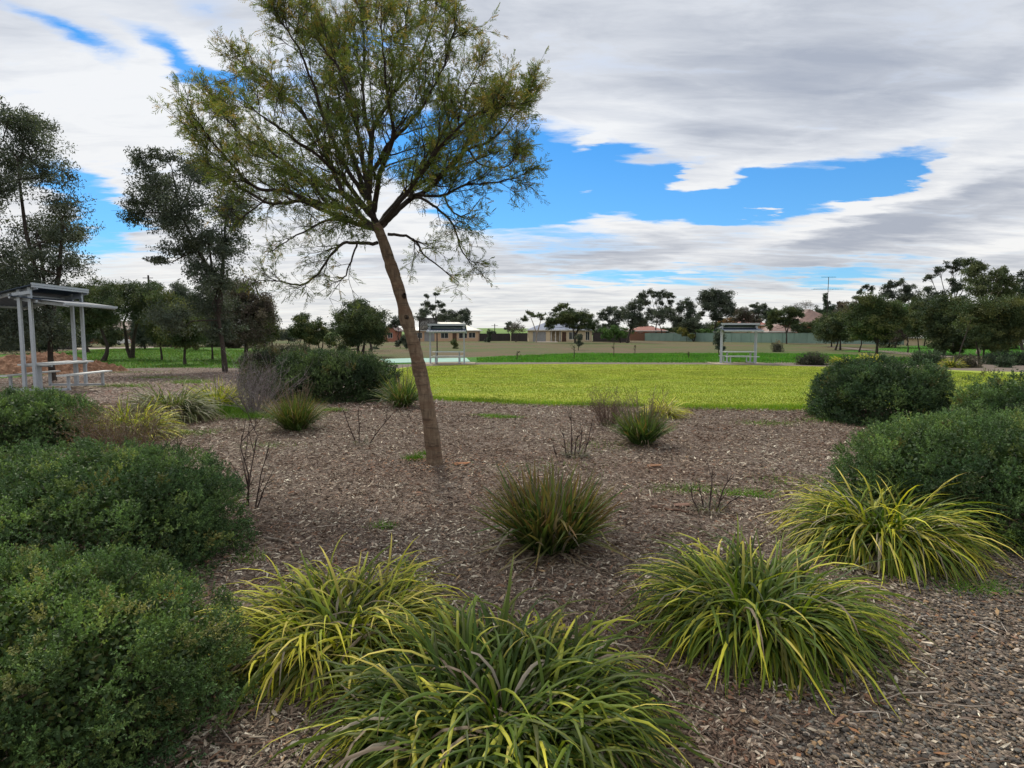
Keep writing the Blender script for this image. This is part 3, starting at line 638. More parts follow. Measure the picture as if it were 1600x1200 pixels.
twiggy('dry_bush', 'brown brushy clump of seed stems behind the green one near the lawn', (1.62, 10.3), 60, .62, .42, 53, [(.13, .085, .07), (.2, .15, .12)], .005, 3, leaves=1500, leafcols=[(.13, .08, .055), (.1, .08, .05)])
gp = lambda x, y: tuple(gpt(x, y)[:2])
DKB = [(.045, .03, .026), (.07, .05, .045)]
def sticks(label, base, lines, rad, seed, tuft=0):
    """bare stems traced from the photo: lines are pixel polylines at the depth of the base"""
    rng = np.random.default_rng(seed); b = gpt(*base); e = empty('dead_shrub', b, label, 'dead shrub', 'leafless dead shrubs in the mulch'); D0 = b[1]; ls = []
    for ln in lines:
        k = len(ln); dy = rng.uniform(-.2, .2); P = [at(x, y, D0 + dy * i / k) for i, (x, y) in enumerate(ln)]
        P[0][2] = max(P[0][2], b[2]) if ln[0][1] >= base[1] - 3 else P[0][2]
        rr = np.linspace(rad * .75, rad * .3, k); ls.append((P, rr))
        for i in range(1, k):
            for _ in range(2):
                q = (P[i - 1] + P[i]) / 2; d = unit((P[i] - P[i - 1])) + rng.normal(size=3) * .45
                l = np.linalg.norm(P[-1] - P[0]) * rng.uniform(.1, .3); ls.append(([q, q + d * l * .5, q + d * l + [0, 0, l * .1]], [rad * .4, rad * .3, rad * .2]))
    V, Fq = tubes(ls, 5); build('stems', V, Fq, M['twig'], e, col=pick(DKB, len(V), rng, .1))
    if tuft:
        V, Fq, C = blades(rng, b, tuft, (.08, .2), (.006, .01), (.5, 1.5), (.3, 1.2), [(.2, .17, .15), (.1, .08, .06), (.1, .13, .05)], [(.2, .17, .14)], spread=.13, dead=.2, seg=4)
        build('withered_leaves', V, Fq, M['blade'], e, col=C)
    return e
sticks('sparse dead shrub with three bare stems left of the tree', (566, 697), [[(556, 691), (545, 665), (537, 642)], [(561, 695), (561, 668), (560, 637)], [(578, 692), (592, 672), (612, 648)]], .012, 61, 60)
sticks('dead shrub of dark stubs and grey leaves left of the green clump', (900, 716), [[(885, 712), (882, 690), (879, 672)], [(893, 714), (893, 680), (892, 637)], [(903, 712), (908, 690), (910, 668)], [(912, 712), (920, 685), (926, 655)], [(870, 714), (866, 702), (864, 695)], [(898, 714), (900, 690), (903, 680)]], .012, 62, 200)
sticks('low dead stubble beside fallen sticks at right', (1110, 803), [[(1092, 800), (1082, 780), (1079, 755)], [(1108, 800), (1112, 765), (1113, 733)], [(1120, 800), (1130, 765), (1143, 742)], [(1100, 800), (1097, 780), (1092, 760)], [(1125, 800), (1140, 785), (1156, 775)]], .010, 63, 150)
sticks('tall thin dead stems beside the wide left shrub', (395, 800), [[(385, 790), (392, 735), (402, 680), (394, 664)], [(388, 790), (388, 740), (376, 700), (378, 680)], [(400, 800), (412, 765), (422, 745)], [(398, 800), (408, 740), (420, 700)]], .010, 64)
sticks('reddish bare stems behind the wide left shrub', (255, 745), [[(255, 740), (270, 712), (285, 690)], [(240, 740), (255, 705), (262, 690)], [(262, 742), (290, 715), (310, 692)], [(232, 740), (235, 710), (240, 690)]], .010, 65)

def fallen(label, pts, rad, seed, cols, name='fallen_branch', z=.03):
    P = []
    for x, y in pts:
        q = gpt(x, y); q[2] += z + rad * .7; P.append(q)
    P = np.array(P); rng = np.random.default_rng(seed)
    t = np.linspace(0, 1, 12); s = np.linspace(0, 1, len(P)); Q = np.stack([np.interp(t, s, P[:, i]) for i in range(3)], 1); Q += rng.normal(size=Q.shape) * rad * .25
    r = rad * (1 - .55 * t) * (1 + rng.normal(size=12) * .1)
    ls = [(Q, r)]
    for _ in range(2): i = rng.integers(3, 10); ls.append(([Q[i], Q[i] + rng.normal(size=3) * [.06, .06, .01]], [rad * .5, rad * .25]))
    V, Fq = tubes(ls, 7); V[:, 2] = np.maximum(V[:, 2], .02)
    return tag(build(name, V, Fq, M['twig'], col=pick(cols, len(V), rng, .12), smooth=True), label, 'stick', 'sticks and bark lying on the mulch')
BR = [(.13, .075, .05), (.1, .06, .045)]; GY = [(.26, .22, .18), (.2, .17, .14)]
fallen('dark brown fallen stick in front of the dead stubble', [(1018, 800), (1045, 803), (1082, 809)], .018, 71, BR)
fallen('reddish stick lying to the right of the dead stubble', [(1145, 778), (1175, 776), (1200, 771)], .014, 72, BR)
fallen('pale thin stick right of the dead stubble', [(1148, 781), (1165, 783), (1183, 787)], .008, 73, [(.42, .37, .32)])
fallen('grey stick lying flat behind the arching tussock at the gravel', [(990, 851), (1015, 853), (1045, 852)], .009, 74, GY)
fallen('thin twig between the dead stubble and the gravel tussock', [(1125, 804), (1140, 812), (1153, 820)], .009, 75, [(.25, .16, .1)])
fallen('pale curved strip of bark on the mulch left of the trunk base', [(588, 764), (612, 767), (630, 762), (640, 759)], .010, 76, GY)
fallen('long dark stick just behind the yellowish tussock', [(545, 862), (565, 866), (590, 864), (615, 860)], .012, 77, [(.12, .09, .075)])
fallen('grey stick running out from the wide left shrub', [(410, 848), (435, 852), (460, 858)], .012, 78, GY)
fallen('small pale chunk of bark in the open mulch', [(572, 804), (585, 806), (592, 809)], .011, 79, [(.4, .34, .3)])
fallen('short reddish stick on the gravel at the lower right', [(1350, 1100), (1365, 1108), (1385, 1116)], .011, 80, [(.24, .14, .09)])
fallen('long straw coloured twig on the gravel below the tussock', [(1300, 1103), (1325, 1113), (1345, 1124)], .004, 81, [(.42, .34, .26)])
fallen('crooked grey root piece near the bottom of the gravel', [(1160, 1150), (1185, 1158), (1205, 1154), (1216, 1149)], .009, 82, GY)
fallen('pale bark curl left of the gravel edge', [(1055, 1140), (1075, 1146), (1098, 1142)], .008, 83, GY)
def bark_piece(label, px, py, s, seed, col):
    rng = np.random.default_rng(seed); c = gpt(px, py) + [0, 0, .04]; n = 7; V = []
    for i in range(n):
        a = -.9 + 1.8 * i / (n - 1)
        for j in (-1, 1): V.append(c + np.array([j * s * (1 - .25 * abs(a)) + rng.normal() * s * .1, math.sin(a) * s * .55, math.cos(a) * s * .28 - s * .1 + j * s * .05]))
    V = np.array(V); V2 = V - [0, 0, .006]; allV = np.concatenate([V, V2]); f = [(2 * i, 2 * i + 1, 2 * i + 3, 2 * i + 2) for i in range(n - 1)]
    f2 = [tuple(k + 2 * n for k in reversed(q)) for q in f]; rim = [(0, 2 * n, 2 * n + 1, 1), (2 * n - 2, 2 * n - 1, 4 * n - 1, 4 * n - 2)] + [(2 * i, 2 * i + 2, 2 * i + 2 + 2 * n, 2 * i + 2 * n) for i in range(n - 1)] + [(2 * i + 1, 2 * i + 1 + 2 * n, 2 * i + 3 + 2 * n, 2 * i + 3) for i in range(n - 1)]
    return tag(build('bark_piece', allV, f + f2 + rim, M['twig'], col=pick([col], len(allV), rng, .1)), label, 'bark', 'sticks and bark lying on the mulch')
bark_piece('curled brown piece of bark beside the dead stubble', 1068, 796, .09, 84, (.2, .12, .09))
bark_piece('orange brown bark flake at the foot of the leaning tree', 722, 730, .10, 85, (.3, .14, .07))
bark_piece('small brown bark flake in front of the green clump', 1022, 733, .09, 86, (.22, .12, .07))

# ------------------------------------------------------------------ the leaning wattle
M['wleaf'] = foliage('foliage_feathery', .45, .6, .3)
def main_tree():
    rng = np.random.default_rng(101); D0 = gpt(680, 729)[1]; base = gpt(680, 729)
    e = empty('wattle_tree', base, 'leaning feathery wattle tree with an open crown in the middle of the mulch bed', 'tree')
    def P(pts, d0=0., d1=0.):
        k = len(pts); return np.array([at(590 + (x - 590) * (1 if abs(x - 590) < 60 else .93 if x > 590 else .88), 352 + (y - 352) * (1 if y > 300 else .95), D0 + d0 + (d1 - d0) * (i / (k - 1)) ** 1.1) for i, (x, y) in enumerate(pts)])
    def smooth(p, m=6):
        p = np.asarray(p); k = len(p); t = np.linspace(0, k - 1, (k - 1) * m + 1); out = []
        for a in t:
            i = min(int(a), k - 2); f = a - i; p0 = p[max(i - 1, 0)]; p1 = p[i]; p2 = p[i + 1]; p3 = p[min(i + 2, k - 1)]
            out.append(.5 * ((2 * p1) + (-p0 + p2) * f + (2 * p0 - 5 * p1 + 4 * p2 - p3) * f * f + (-p0 + 3 * p1 - 3 * p2 + p3) * f ** 3))
        return np.array(out)
    tr = smooth(np.array([at(x, y, D0) for x, y in [(680, 733), (677, 700), (672, 660), (664, 615), (655, 575), (647, 540), (637, 505), (624, 455), (611, 415), (597, 372), (588, 350)]]))
    tr[:, 1] += 0; k = len(tr); rr = np.interp(np.linspace(0, 1, k), [0, .03, .3, .6, .9, 1], [.150, .098, .083, .070, .060, .052])
    rr *= 1 + .035 * np.sin(np.arange(k) * .9) + rng.normal(size=k) * .01
    for i, a in ((int(k * .62), .012), (int(k * .78), .010), (int(k * .4), .007)): rr[i - 1:i + 2] += a
    V, Fq = tubes([(tr, rr)], 16); V += rng.normal(size=V.shape) * .0015
    trunk = build('trunk', V, Fq, M['bark'], e, smooth=True)
    st = []
    for x, y, dx in ((631, 466, .02), (640, 500, -.02)):   # pruned branch stubs
        q = at(x, y, D0); st.append(([q, q + [dx, -.07, .03], q + [dx * 1.4, -.10, .04]], [.03, .026, .018]))
    b = np.array(e.location)
    for s_ in st:
        V, Fq = tubes([s_], 8); build('pruned_stub', V - b.astype(np.float32), Fq, M['barkdark'], trunk, world=False, smooth=True)
    L = [  # pixel polylines, depth offset at end, start radius
        ([(588, 352), (576, 312), (568, 256), (558, 200), (546, 148), (540, 90), (530, 20)], .5, .048),
        ([(578, 300), (582, 224), (594, 176), (618, 132), (632, 80), (640, 0)], -.5, .04),
        ([(592, 356), (606, 342), (640, 312), (680, 288), (712, 252), (740, 224), (782, 208), (820, 168), (850, 128)], .3, .046),
        ([(655, 304), (700, 303), (740, 280), (788, 276), (824, 268)], -.4, .022),
        ([(585, 260), (606, 222), (632, 192), (662, 156), (692, 104), (704, 50)], -.9, .032),
        ([(590, 354), (566, 338), (546, 324), (500, 316), (448, 308), (392, 308), (340, 278), (292, 240), (268, 205)], .2, .044),
        ([(586, 358), (540, 347), (484, 328), (436, 300), (380, 296), (340, 262), (300, 216), (284, 190)], -1.0, .036),
        ([(560, 332), (520, 280), (492, 224), (452, 162), (412, 128), (372, 100), (326, 72)], .6, .036),
        ([(572, 310), (530, 250), (496, 176), (478, 120), (452, 60), (415, 10)], -.6, .034),
        ([(590, 379), (562, 378), (538, 380), (512, 396), (484, 428), (452, 443), (420, 440), (392, 437)], -.5, .026),
        ([(558, 381), (544, 412), (528, 434), (514, 438)], -.2, .014),
        ([(606, 366), (630, 368), (648, 380), (664, 400), (692, 422), (720, 438)], .4, .022),
        ([(655, 308), (690, 330), (712, 356), (728, 400), (735, 420)], -.6, .020),
        ([(540, 344), (500, 346), (470, 360), (438, 378), (398, 398)], .5, .02),
        ([(500, 316), (460, 272), (410, 236), (360, 214), (330, 190), (305, 155)], .9, .026),
        ([(700, 268), (730, 240), (756, 190), (776, 150), (800, 130)], 1.0, .024),
        ([(640, 312), (666, 250), (700, 200), (735, 150), (764, 90)], .9, .03),
        ([(584, 330), (592, 270), (612, 200), (600, 110), (590, 20)], -1.7, .04),
        ([(584, 330), (560, 260), (536, 190), (520, 120), (500, 40)], 1.7, .04),
        ([(588, 345), (548, 290), (500, 250), (430, 200), (380, 170)], -1.6, .036),
        ([(594, 350), (640, 290), (690, 230), (740, 180), (790, 165)], -1.5, .034),
        ([(592, 350), (630, 300), (690, 270), (760, 240), (810, 225)], 1.5, .032),
        ([(588, 345), (530, 300), (450, 270), (390, 240), (350, 235)], 1.6, .034),
        ([(548, 148), (520, 90), (480, 40), (470, -20)], .3, .02), ([(618, 132), (650, 90), (672, 40), (684, -10)], .3, .02),
        ([(740, 224), (765, 250), (800, 255), (826, 240)], .5, .016), ([(392, 308), (370, 330), (350, 345), (330, 330)], 0, .012),
        ([(582, 224), (570, 150), (572, 80), (566, 0)], .1, .026), ([(560, 332), (575, 300), (560, 330), (545, 355)], -.9, .01),
        ([(700, 303), (720, 330), (745, 335), (770, 312)], .2, .014),
    ]
    lines = []; sub = []; fr = []  # fr: frond base, dir, length, colour seed
    ctr = at(580, 330, D0)
    lowlimbs = {9, 10, 11, 12, 13, 26, 29}
    for li, (pts, dep, r0) in enumerate(L):
        p = smooth(P(pts, 0, dep)); k = len(p); p[1:] += np.cumsum(rng.normal(size=(k - 1, 3)) * .006, 0)
        r = np.linspace(r0 * .86, .005, k); lines.append((p, r))
        T = unit(np.gradient(p, axis=0)); length = np.linalg.norm(np.diff(p, axis=0), axis=1).sum()
        low = li in lowlimbs
        ns = int(length * (9.5 if not low else 6.5)) + 2
        for s in range(ns):
            tt = rng.uniform(.22 if not low else .25, 1.0) if s else 1.0
            i = min(int(tt * (k - 1)), k - 1); o = p[i]
            outw = unit(o - ctr); d = unit(T[i] * .8 + outw * .55 + rng.normal(size=3) * .6 + [0, 0, .28 if not low else -.05])
            l = rng.uniform(.35, .8) * (1 if not low else .6) * (1.2 - .85 * tt); q = [o]
            kk = 6
            for j in range(kk):
                d = unit(d + rng.normal(size=3) * .13 + [0, 0, .05]); q.append(q[-1] + d * l / kk)
            q = np.array(q); sub.append((q, np.linspace(max(.0045, r[i] * .5), .0022, kk + 1)))
            for t2 in range(int(rng.integers(7, 11)) if not low else int(rng.integers(5, 8))):
                j = rng.integers(1, kk + 1); dd = unit(q[j] - q[j - 1])
                d3 = unit(dd * .9 + rng.normal(size=3) * .5 + [0, 0, .12]); l3 = rng.uniform(.10, .30)
                a = q[j]; mid = a + d3 * l3 * .5; d4 = unit(d3 + rng.normal(size=3) * .2 + [0, 0, -.05]); c = mid + d4 * l3 * .5
                sub.append(([a, mid, c], [.003, .0022, .0014]))
                nf = int(l3 * 21 * (1.0 if not low else .62)) + 1
                for f in range(nf):
                    w = rng.uniform(.15, 1); b0 = a + (mid - a) * min(1, w * 2) if w < .5 else mid + (c - mid) * (w * 2 - 1)
                    fd = unit(d4 * .8 + rng.normal(size=3) * .55 + [0, 0, .05]); fr.append(np.concatenate([b0, fd, [rng.uniform(.06, .125)]]))
    V, Fq = tubes(lines, 8); build('limbs', V, Fq, M['barkdark'], e, smooth=True)
    V, Fq = tubes(sub, 3); build('twigs', V, Fq, M['barkdark'], e)
    fr = np.array(fr); n = len(fr); A = fr[:, :3]; Dd = unit(fr[:, 3:6]); Lf = fr[:, 6]
    S = unit(np.cross(Dd, rng.normal(size=(n, 3)))); N = np.cross(S, Dd)
    pairs = 5
    hgt = A[:, 2]; rad = np.linalg.norm((A - ctr) * [1, 1, 1], axis=1)
    tipness = np.clip((rad - 1.3) / 1.5, 0, 1)
    base = pick([(.085, .12, .035), (.115, .155, .042), (.15, .18, .048)], n, rng, .15); tipc = pick([(.27, .22, .055), (.22, .23, .055), (.28, .19, .06)], n, rng, .15)
    mixk = (rng.random(n) < (.10 + .36 * tipness))[:, None]; C0 = np.where(mixk, tipc, base)
    Ps, Ds, Ls, Ws, Cs = [], [], [], [], []
    droop = np.array([0, 0, -1.0])
    for i in range(pairs):
        t = .22 + .78 * i / (pairs - 1); pos = A + Dd * (Lf * t)[:, None] + droop * (Lf * .12 * t * t)[:, None]
        for sg in (-1, 1):
            pl = Lf * (.42 - .22 * abs(t - .45)); d = unit(Dd * .75 + S * sg * .8 + rng.normal(size=(n, 3)) * .12)
            Ps.append(pos); Ds.append(d); Ls.append(pl); Ws.append(np.full(n, .0075)); Cs.append(C0 * rng.uniform(.85, 1.15, (n, 1)))
    Ps.append(A); Ds.append(Dd); Ls.append(Lf * 1.15); Ws.append(np.full(n, .006)); Cs.append(C0)
    V, Fq, C = leafquads(np.concatenate(Ps), np.concatenate(Ds), np.concatenate(Ls), np.concatenate(Ws), np.concatenate(Cs), rng)
    build('crown', V, Fq, M['wleaf'], e, col=C)
    # a few dead leaves fallen round the foot
    m = 260; q = base_ = gpt(690, 736); Pq = gpt(680, 728) + rng.normal(size=(m, 3)) * [.45, .28, 0]; Pq[:, 2] = .055
    V, Fq, C = leafquads(Pq, rng.normal(size=(m, 3)) * [1, 1, .15], rng.uniform(.03, .07, m), rng.uniform(.012, .025, m), pick([(.22, .1, .05), (.13, .07, .045), (.3, .16, .08)], m, rng), rng, S=np.tile([0, 0, 1.0], (m, 1)))
    tag(build('leaf_litter', V, Fq, M['chip'], col=C), 'reddish dead leaf litter round the foot of the leaning tree', 'leaf litter', kind='stuff')
main_tree()

# ------------------------------------------------------------------ background trees
LEAFC = {
    'gum': ([(.042, .056, .042), (.056, .072, .052), (.08, .095, .068)], 'barkdark'),  # extra blue puts a slight veil of haze into the leaf colour
    'gumpale': ([(.05, .07, .035), (.07, .09, .04), (.10, .115, .055)], 'barkpale'),
    'wattle': ([(.036, .055, .028), (.048, .07, .03), (.07, .085, .033)], 'barkdark'),
    'olive': ([(.042, .065, .028), (.062, .085, .032), (.09, .10, .034)], 'barkdark'),
    'purple': ([(.075, .06, .05), (.06, .062, .045), (.09, .075, .055)], 'barkdark'),
    'green': ([(.05, .10, .03), (.07, .13, .035)], 'barkdark'),
    'orange': ([(.2, .11, .04), (.16, .1, .04)], 'barkdark'),
    'yellow': ([(.16, .15, .04), (.11, .13, .04)], 'barkdark'),
    'conifer': ([(.03, .05, .03), (.04, .065, .035)], 'barkdark'),
}
TREEGROUP = 'trees around the park and along the houses'
def tree(name, label, base, D, clumps, kind, seed, leafpx=1.6, dens=1.0, tw=None, stems=None, group=TREEGROUP, cat='tree', airy=.0, depthk=1.0, hang=0.4):
    """clumps (px,py,rx,ry[,dy]) ellipses of the crown in photo pixels, set at depth D. base px of the foot; stems: px polylines of trunks"""
    rng = np.random.default_rng(seed); ppm = F / D; b = on(base, D); cols, bk = LEAFC[kind]; cols = [tuple(v * 1.25 for v in c) for c in cols]; leafpx = leafpx * .82
    e = empty(name, b, label, cat, group)
    xs = [c[0] for c in clumps]; spread = (max(c[0] + c[2] for c in clumps) - min(c[0] - c[2] for c in clumps)) / ppm
    top = min(c[1] - c[3] for c in clumps); hgt = (at(base, top, D)[2] - b[2])
    cl = []
    for c in clumps:
        q = at(c[0], c[1], D); rx = c[2] * 1.3 / ppm; rz = c[3] * 1.26 / ppm
        dy = c[4] if len(c) > 4 else rng.uniform(-1, 1) * max(0, spread * .36 - rx * .5) * depthk
        q[1] += dy; cl.append((q, rx, rz))
    lines = []
    tw = tw or max(.05, hgt * .022)
    trunks = []
    if stems:
        for s in stems:
            P = [at(x, y, D) for x, y in s]; P[0][2] = b[2] - .05 if P[0][2] - b[2] < .14 * hgt else P[0][2]; trunks.append(np.array(P))
    else:
        lowest = min(cl, key=lambda c: c[0][2] - c[2]); cx = np.mean([c[0][0] for c in cl]); zt = b[2] + hgt * .45
        k = 5; t = np.linspace(0, 1, k)[:, None]; trunks.append(b + (np.array([cx * .6 + b[0] * .4, b[1], zt]) - b) * t + np.vstack([[0, 0, 0], rng.normal(size=(k - 1, 3)) * hgt * .012]))
        trunks[0][0, 2] -= .05
    for T in trunks:
        k = len(T); r = np.linspace(tw * .8, tw * .3, k); r[0] *= 1.25; lines.append((T, r))
    limb = []
    for (q, rx, rz) in cl:
        T = trunks[int(np.argmin([np.linalg.norm(t[-1] - q) for t in trunks]))]
        o = T[-1] if q[2] > T[-1][2] - rz else T[max(1, len(T) // 2)]
        mid = (o + q) / 2 + np.array([0, 0, -.06 * np.linalg.norm(q - o)]) + rng.normal(size=3) * rx * .12
        mid2 = (mid + q) / 2 + rng.normal(size=3) * rx * .12
        limb.append(([o, mid, mid2, q], [tw * .3, tw * .22, tw * .14, tw * .08]))
        for _ in range(7):
            d = unit(rng.normal(size=3) + [0, 0, .3]); tip = q + d * [rx, rx, rz] * .85; s = q + (mid2 - q) * rng.uniform(0, 1)
            limb.append(([s, (s + tip) / 2 + rng.normal(size=3) * rx * .08, tip], [tw * .09, tw * .06, tw * .03]))
    V, Fq = tubes(lines, 9); build('trunk', V, Fq, M[bk], e, smooth=True)
    V, Fq = tubes(limb, 5); build('branches', V, Fq, M[bk], e)
    Ps, Cs = [], []; ll = leafpx / ppm; ws = []
    for (q, rx, rz) in cl:
        nsub = int(np.clip(14 * (rx * rz) / (12 * ll) ** 2 * 2.2, 9, 60))
        dd = unit(rng.normal(size=(nsub, 3))); rr = rng.uniform(.2, .88, nsub)[:, None]; S = q + dd * rr * [rx, rx, rz]
        area = rx * rz / ll ** 2; nl = int(area * 17 * dens * (1 - .45 * airy)) + 50
        i = rng.integers(0, nsub, nl); sz = rng.uniform(.2, .40, nsub)[i][:, None]
        off = rng.normal(size=(nl, 3)); off = off / (np.linalg.norm(off, axis=1, keepdims=True) + .3) * rng.random((nl, 1)) ** .4 * 1.25
        P = S[i] + off * sz * [rx, rx, rz] * (1 - .25 * airy)
        tc = pick(cols, nsub, rng, .14)[i] * rng.uniform(.8, 1.25, (nl, 1)); Ps.append(P); Cs.append(tc)
    P = np.concatenate(Ps); C = np.concatenate(Cs); n = len(P)
    P[:, 2] = np.maximum(P[:, 2], b[2] + .05)
    V, Fq, C = leafquads(P, rng.normal(size=(n, 3)) + [0, 0, -hang], ll * rng.uniform(1.2, 2.6, n), ll * rng.uniform(.5, .95, n), C, rng)
    build('crown', V, Fq, M['fargreen' if D > 24 else 'leaf'], e, col=C)
    return e
# left side
tree('gum_tree', 'tall dark gum tree behind the left picnic shelter, cut by the left edge', 84, 21.5, [(-8, 165, 34, 20), (28, 192, 28, 18), (15, 185, 34, 26), (45, 225, 40, 32), (5, 245, 40, 36), (78, 268, 34, 26), (30, 300, 45, 34), (95, 318, 34, 28), (60, 350, 40, 30), (10, 360, 45, 36), (105, 372, 28, 22), (95, 415, 40, 26), (40, 410, 44, 34), (125, 410, 24, 12), (0, 430, 40, 34), (60, 455, 50, 34), (15, 480, 50, 38), (70, 500, 44, 34), (110, 462, 26, 22), (-60, 300, 70, 90), (-70, 450, 60, 60), (30, 530, 40, 24), (-20, 520, 40, 30), (100, 520, 25, 24)], 'gum', 201, 2.8, .62, .13,
     stems=[[(84, 602), (79, 560), (78, 510), (70, 450), (62, 380)], [(78, 510), (60, 440), (40, 360), (30, 280)], [(78, 500), (92, 430), (98, 350)]], airy=.55)
tree('gum_tree', 'tall dark gum tree whose crown reaches behind the leaning wattle', 351, 30, [(235, 258, 24, 18), (262, 245, 22, 12), (292, 252, 30, 20), (222, 300, 32, 26), (268, 292, 38, 26), (322, 272, 32, 24), (205, 335, 28, 18), (248, 338, 36, 26), (300, 330, 42, 30), (345, 310, 38, 28), (376, 340, 24, 22), (262, 384, 34, 18), (310, 378, 36, 24), (356, 375, 34, 26), (245, 405, 22, 9), (320, 420, 38, 22), (372, 400, 26, 16), (345, 440, 34, 22), (300, 448, 24, 20), (325, 478, 38, 26), (290, 500, 32, 26), (335, 515, 34, 18), (205, 310, 20, 10)], 'gum', 202, 2.6, .72, .15,
     stems=[[(352, 577), (348, 540), (342, 500), (334, 440), (326, 380)], [(342, 490), (348, 420), (352, 350)], [(334, 440), (310, 390), (280, 330)]], airy=.45)
tree('round_tree', 'round brownish tree just right of the tall gum', 385, 44, [(375, 465, 34, 28), (400, 490, 30, 28), (365, 500, 34, 26), (395, 520, 28, 20), (415, 480, 16, 18), (355, 450, 20, 14)], 'purple', 203, 2.2, 1.0, .18, stems=[[(385, 556), (384, 530), (382, 500)]])
tree('gum_tree', 'gum tree with two pale forked trunks beyond the green grass', 205, 48, [(190, 462, 30, 20), (215, 452, 24, 14), (165, 452, 28, 16), (225, 480, 26, 18), (185, 490, 22, 14), (245, 465, 20, 16), (150, 470, 20, 14)], 'wattle', 204, 2.1, .9, .2,
     stems=[[(206, 558), (199, 545), (196, 520), (193, 505), (200, 488)], [(206, 558), (209, 530), (214, 505), (226, 490)]])

tree('bent_tree', 'dark tree with a bent leaning trunk left of the pale forked gum', 162, 43, [(150, 465, 28, 20), (130, 480, 24, 22), (160, 500, 26, 16), (135, 510, 22, 16), (118, 460, 20, 14), (178, 478, 20, 14)], 'wattle', 205, 2.2, .95, .2, stems=[[(161, 566), (167, 552), (168, 540), (160, 520), (152, 495)]])
tree('small_tree', 'olive young tree to the right of the pale forked gum', 251, 45, [(250, 475, 24, 22), (262, 500, 26, 24), (240, 505, 22, 20), (255, 525, 20, 12)], 'olive', 206, 2.1, 1.1, .1)
tree('small_tree', 'dark young tree standing in the green grass left of the tall gum', 287, 39, [(285, 495, 26, 24), (275, 520, 26, 18), (300, 520, 24, 18), (290, 538, 16, 8)], 'olive', 207, 2.2, 1.1, .12)
tree('small_tree', 'thin trunked tree half hidden left of the tall gum trunk', 330, 46, [(318, 500, 24, 22), (330, 522, 22, 16), (345, 505, 18, 20)], 'gum', 208, 2.1, 1.0, .1)
tree('gum_tree', 'dark background gum behind the left shelter roof', 137, 62, [(130, 500, 26, 20), (110, 480, 22, 22), (125, 455, 18, 10), (150, 520, 20, 14), (100, 510, 20, 18)], 'gum', 209, 2.0, 1.0, .22)
tree('gum_tree', 'distant gum tree seen between the pale gum and the tall gum', 268, 85, [(275, 452, 14, 10), (262, 462, 12, 8), (290, 465, 14, 12), (245, 448, 8, 5), (300, 478, 16, 12)], 'gum', 210, 1.7, 1.0, .22)
tree('small_tree', 'small brownish tree at the right end of the left tree group', 412, 60, [(410, 510, 22, 18), (425, 488, 10, 8), (400, 528, 18, 12), (424, 522, 12, 12)], 'olive', 211, 1.9, 1.0, .16)
tree('bush', 'grey green distant bushes behind the two small trees', 450, 120, [(448, 522, 12, 9), (462, 526, 10, 8), (440, 528, 10, 6)], 'gum', 212, 1.5, 1.0, .1, cat='bush')
tree('small_tree', 'small tree with an upright crown, left one of the pair in the paddock', 479, 62, [(471, 498, 13, 10), (478, 512, 20, 14), (466, 520, 14, 12), (484, 528, 14, 10)], 'olive', 213, 1.8, 1.0, .12, stems=[[(478, 554), (477, 542), (475, 530)], [(479, 554), (483, 542), (484, 532)]])
tree('small_tree', 'small tree with two stems, right one of the pair in the paddock', 500, 63, [(499, 508, 12, 9), (503, 520, 16, 12), (494, 528, 14, 10), (514, 530, 10, 10)], 'olive', 214, 1.8, 1.0, .12, stems=[[(500, 554), (498, 542), (496, 532)], [(500, 554), (504, 542), (505, 532)]])
tree('sapling', 'low thin sapling between the pair and the big round tree', 517, 58, [(512, 530, 9, 7), (520, 536, 8, 6)], 'olive', 215, 1.7, .8, .04, stems=[[(516, 556), (515, 545)], [(520, 556), (521, 545)]])
tree('round_tree', 'large round dark tree standing alone in the paddock', 564, 52, [(558, 484, 24, 14), (545, 500, 26, 18), (575, 500, 28, 20), (560, 515, 36, 20), (590, 515, 16, 16), (532, 515, 18, 14), (550, 530, 24, 12), (585, 530, 18, 10), (540, 545, 12, 7)], 'wattle', 216, 2.0, 1.15, .2, stems=[[(562, 558), (559, 545), (563, 530)], [(565, 558), (568, 545), (570, 530)]])
tree('round_tree', 'darker taller tree just behind the large round one', 580, 70, [(556, 476, 14, 9), (572, 484, 16, 10), (588, 496, 12, 12), (530, 498, 10, 8)], 'gum', 217, 1.8, 1.0, .18)
tree('gum_tree', 'distant gum tree left of the trunk of the leaning wattle', 622, 135, [(618, 502, 9, 7), (627, 498, 8, 6), (612, 507, 7, 5), (634, 506, 8, 6)], 'gum', 218, 1.5, 1.0, .2)
tree('gum_tree', 'tall gum with separate tufts of leaves behind the pale roofed house', 686, 150, [(679, 459, 6, 2.5), (668, 463, 4, 3), (667, 474, 8, 6), (672, 480, 8, 5), (690, 479, 7, 4), (684, 471, 4, 2.5), (665, 488, 10, 7), (695, 486, 7, 4), (657, 495, 10, 6)], 'gum', 219, 1.4, 1.1, .25, hang=.1)
tree('gum_tree', 'broad dark gum crown right behind the pale roofed house', 715, 155, [(722, 489, 12, 7), (728, 498, 9, 10), (706, 490, 10, 6), (698, 498, 14, 8), (712, 502, 12, 8), (686, 496, 10, 7)], 'gum', 220, 1.4, 1.15, .25)
tree('bush', 'round grey bush beside the trunk in front of the pale roofed house', 640, 72, [(640, 538, 9, 9), (634, 530, 7, 6), (645, 530, 6, 6)], 'gum', 221, 1.8, 1.2, .08, cat='bush')
tree('bush', 'thin grey bush left of the round grey bush', 625, 80, [(626, 532, 6, 8), (620, 538, 4, 5)], 'gum', 222, 1.7, .9, .06, cat='bush')
tree('bush', 'small dark bush in the paddock right of the large round tree', 588, 75, [(588, 544, 6, 4)], 'gum', 223, 1.7, 1.2, .05, cat='bush')
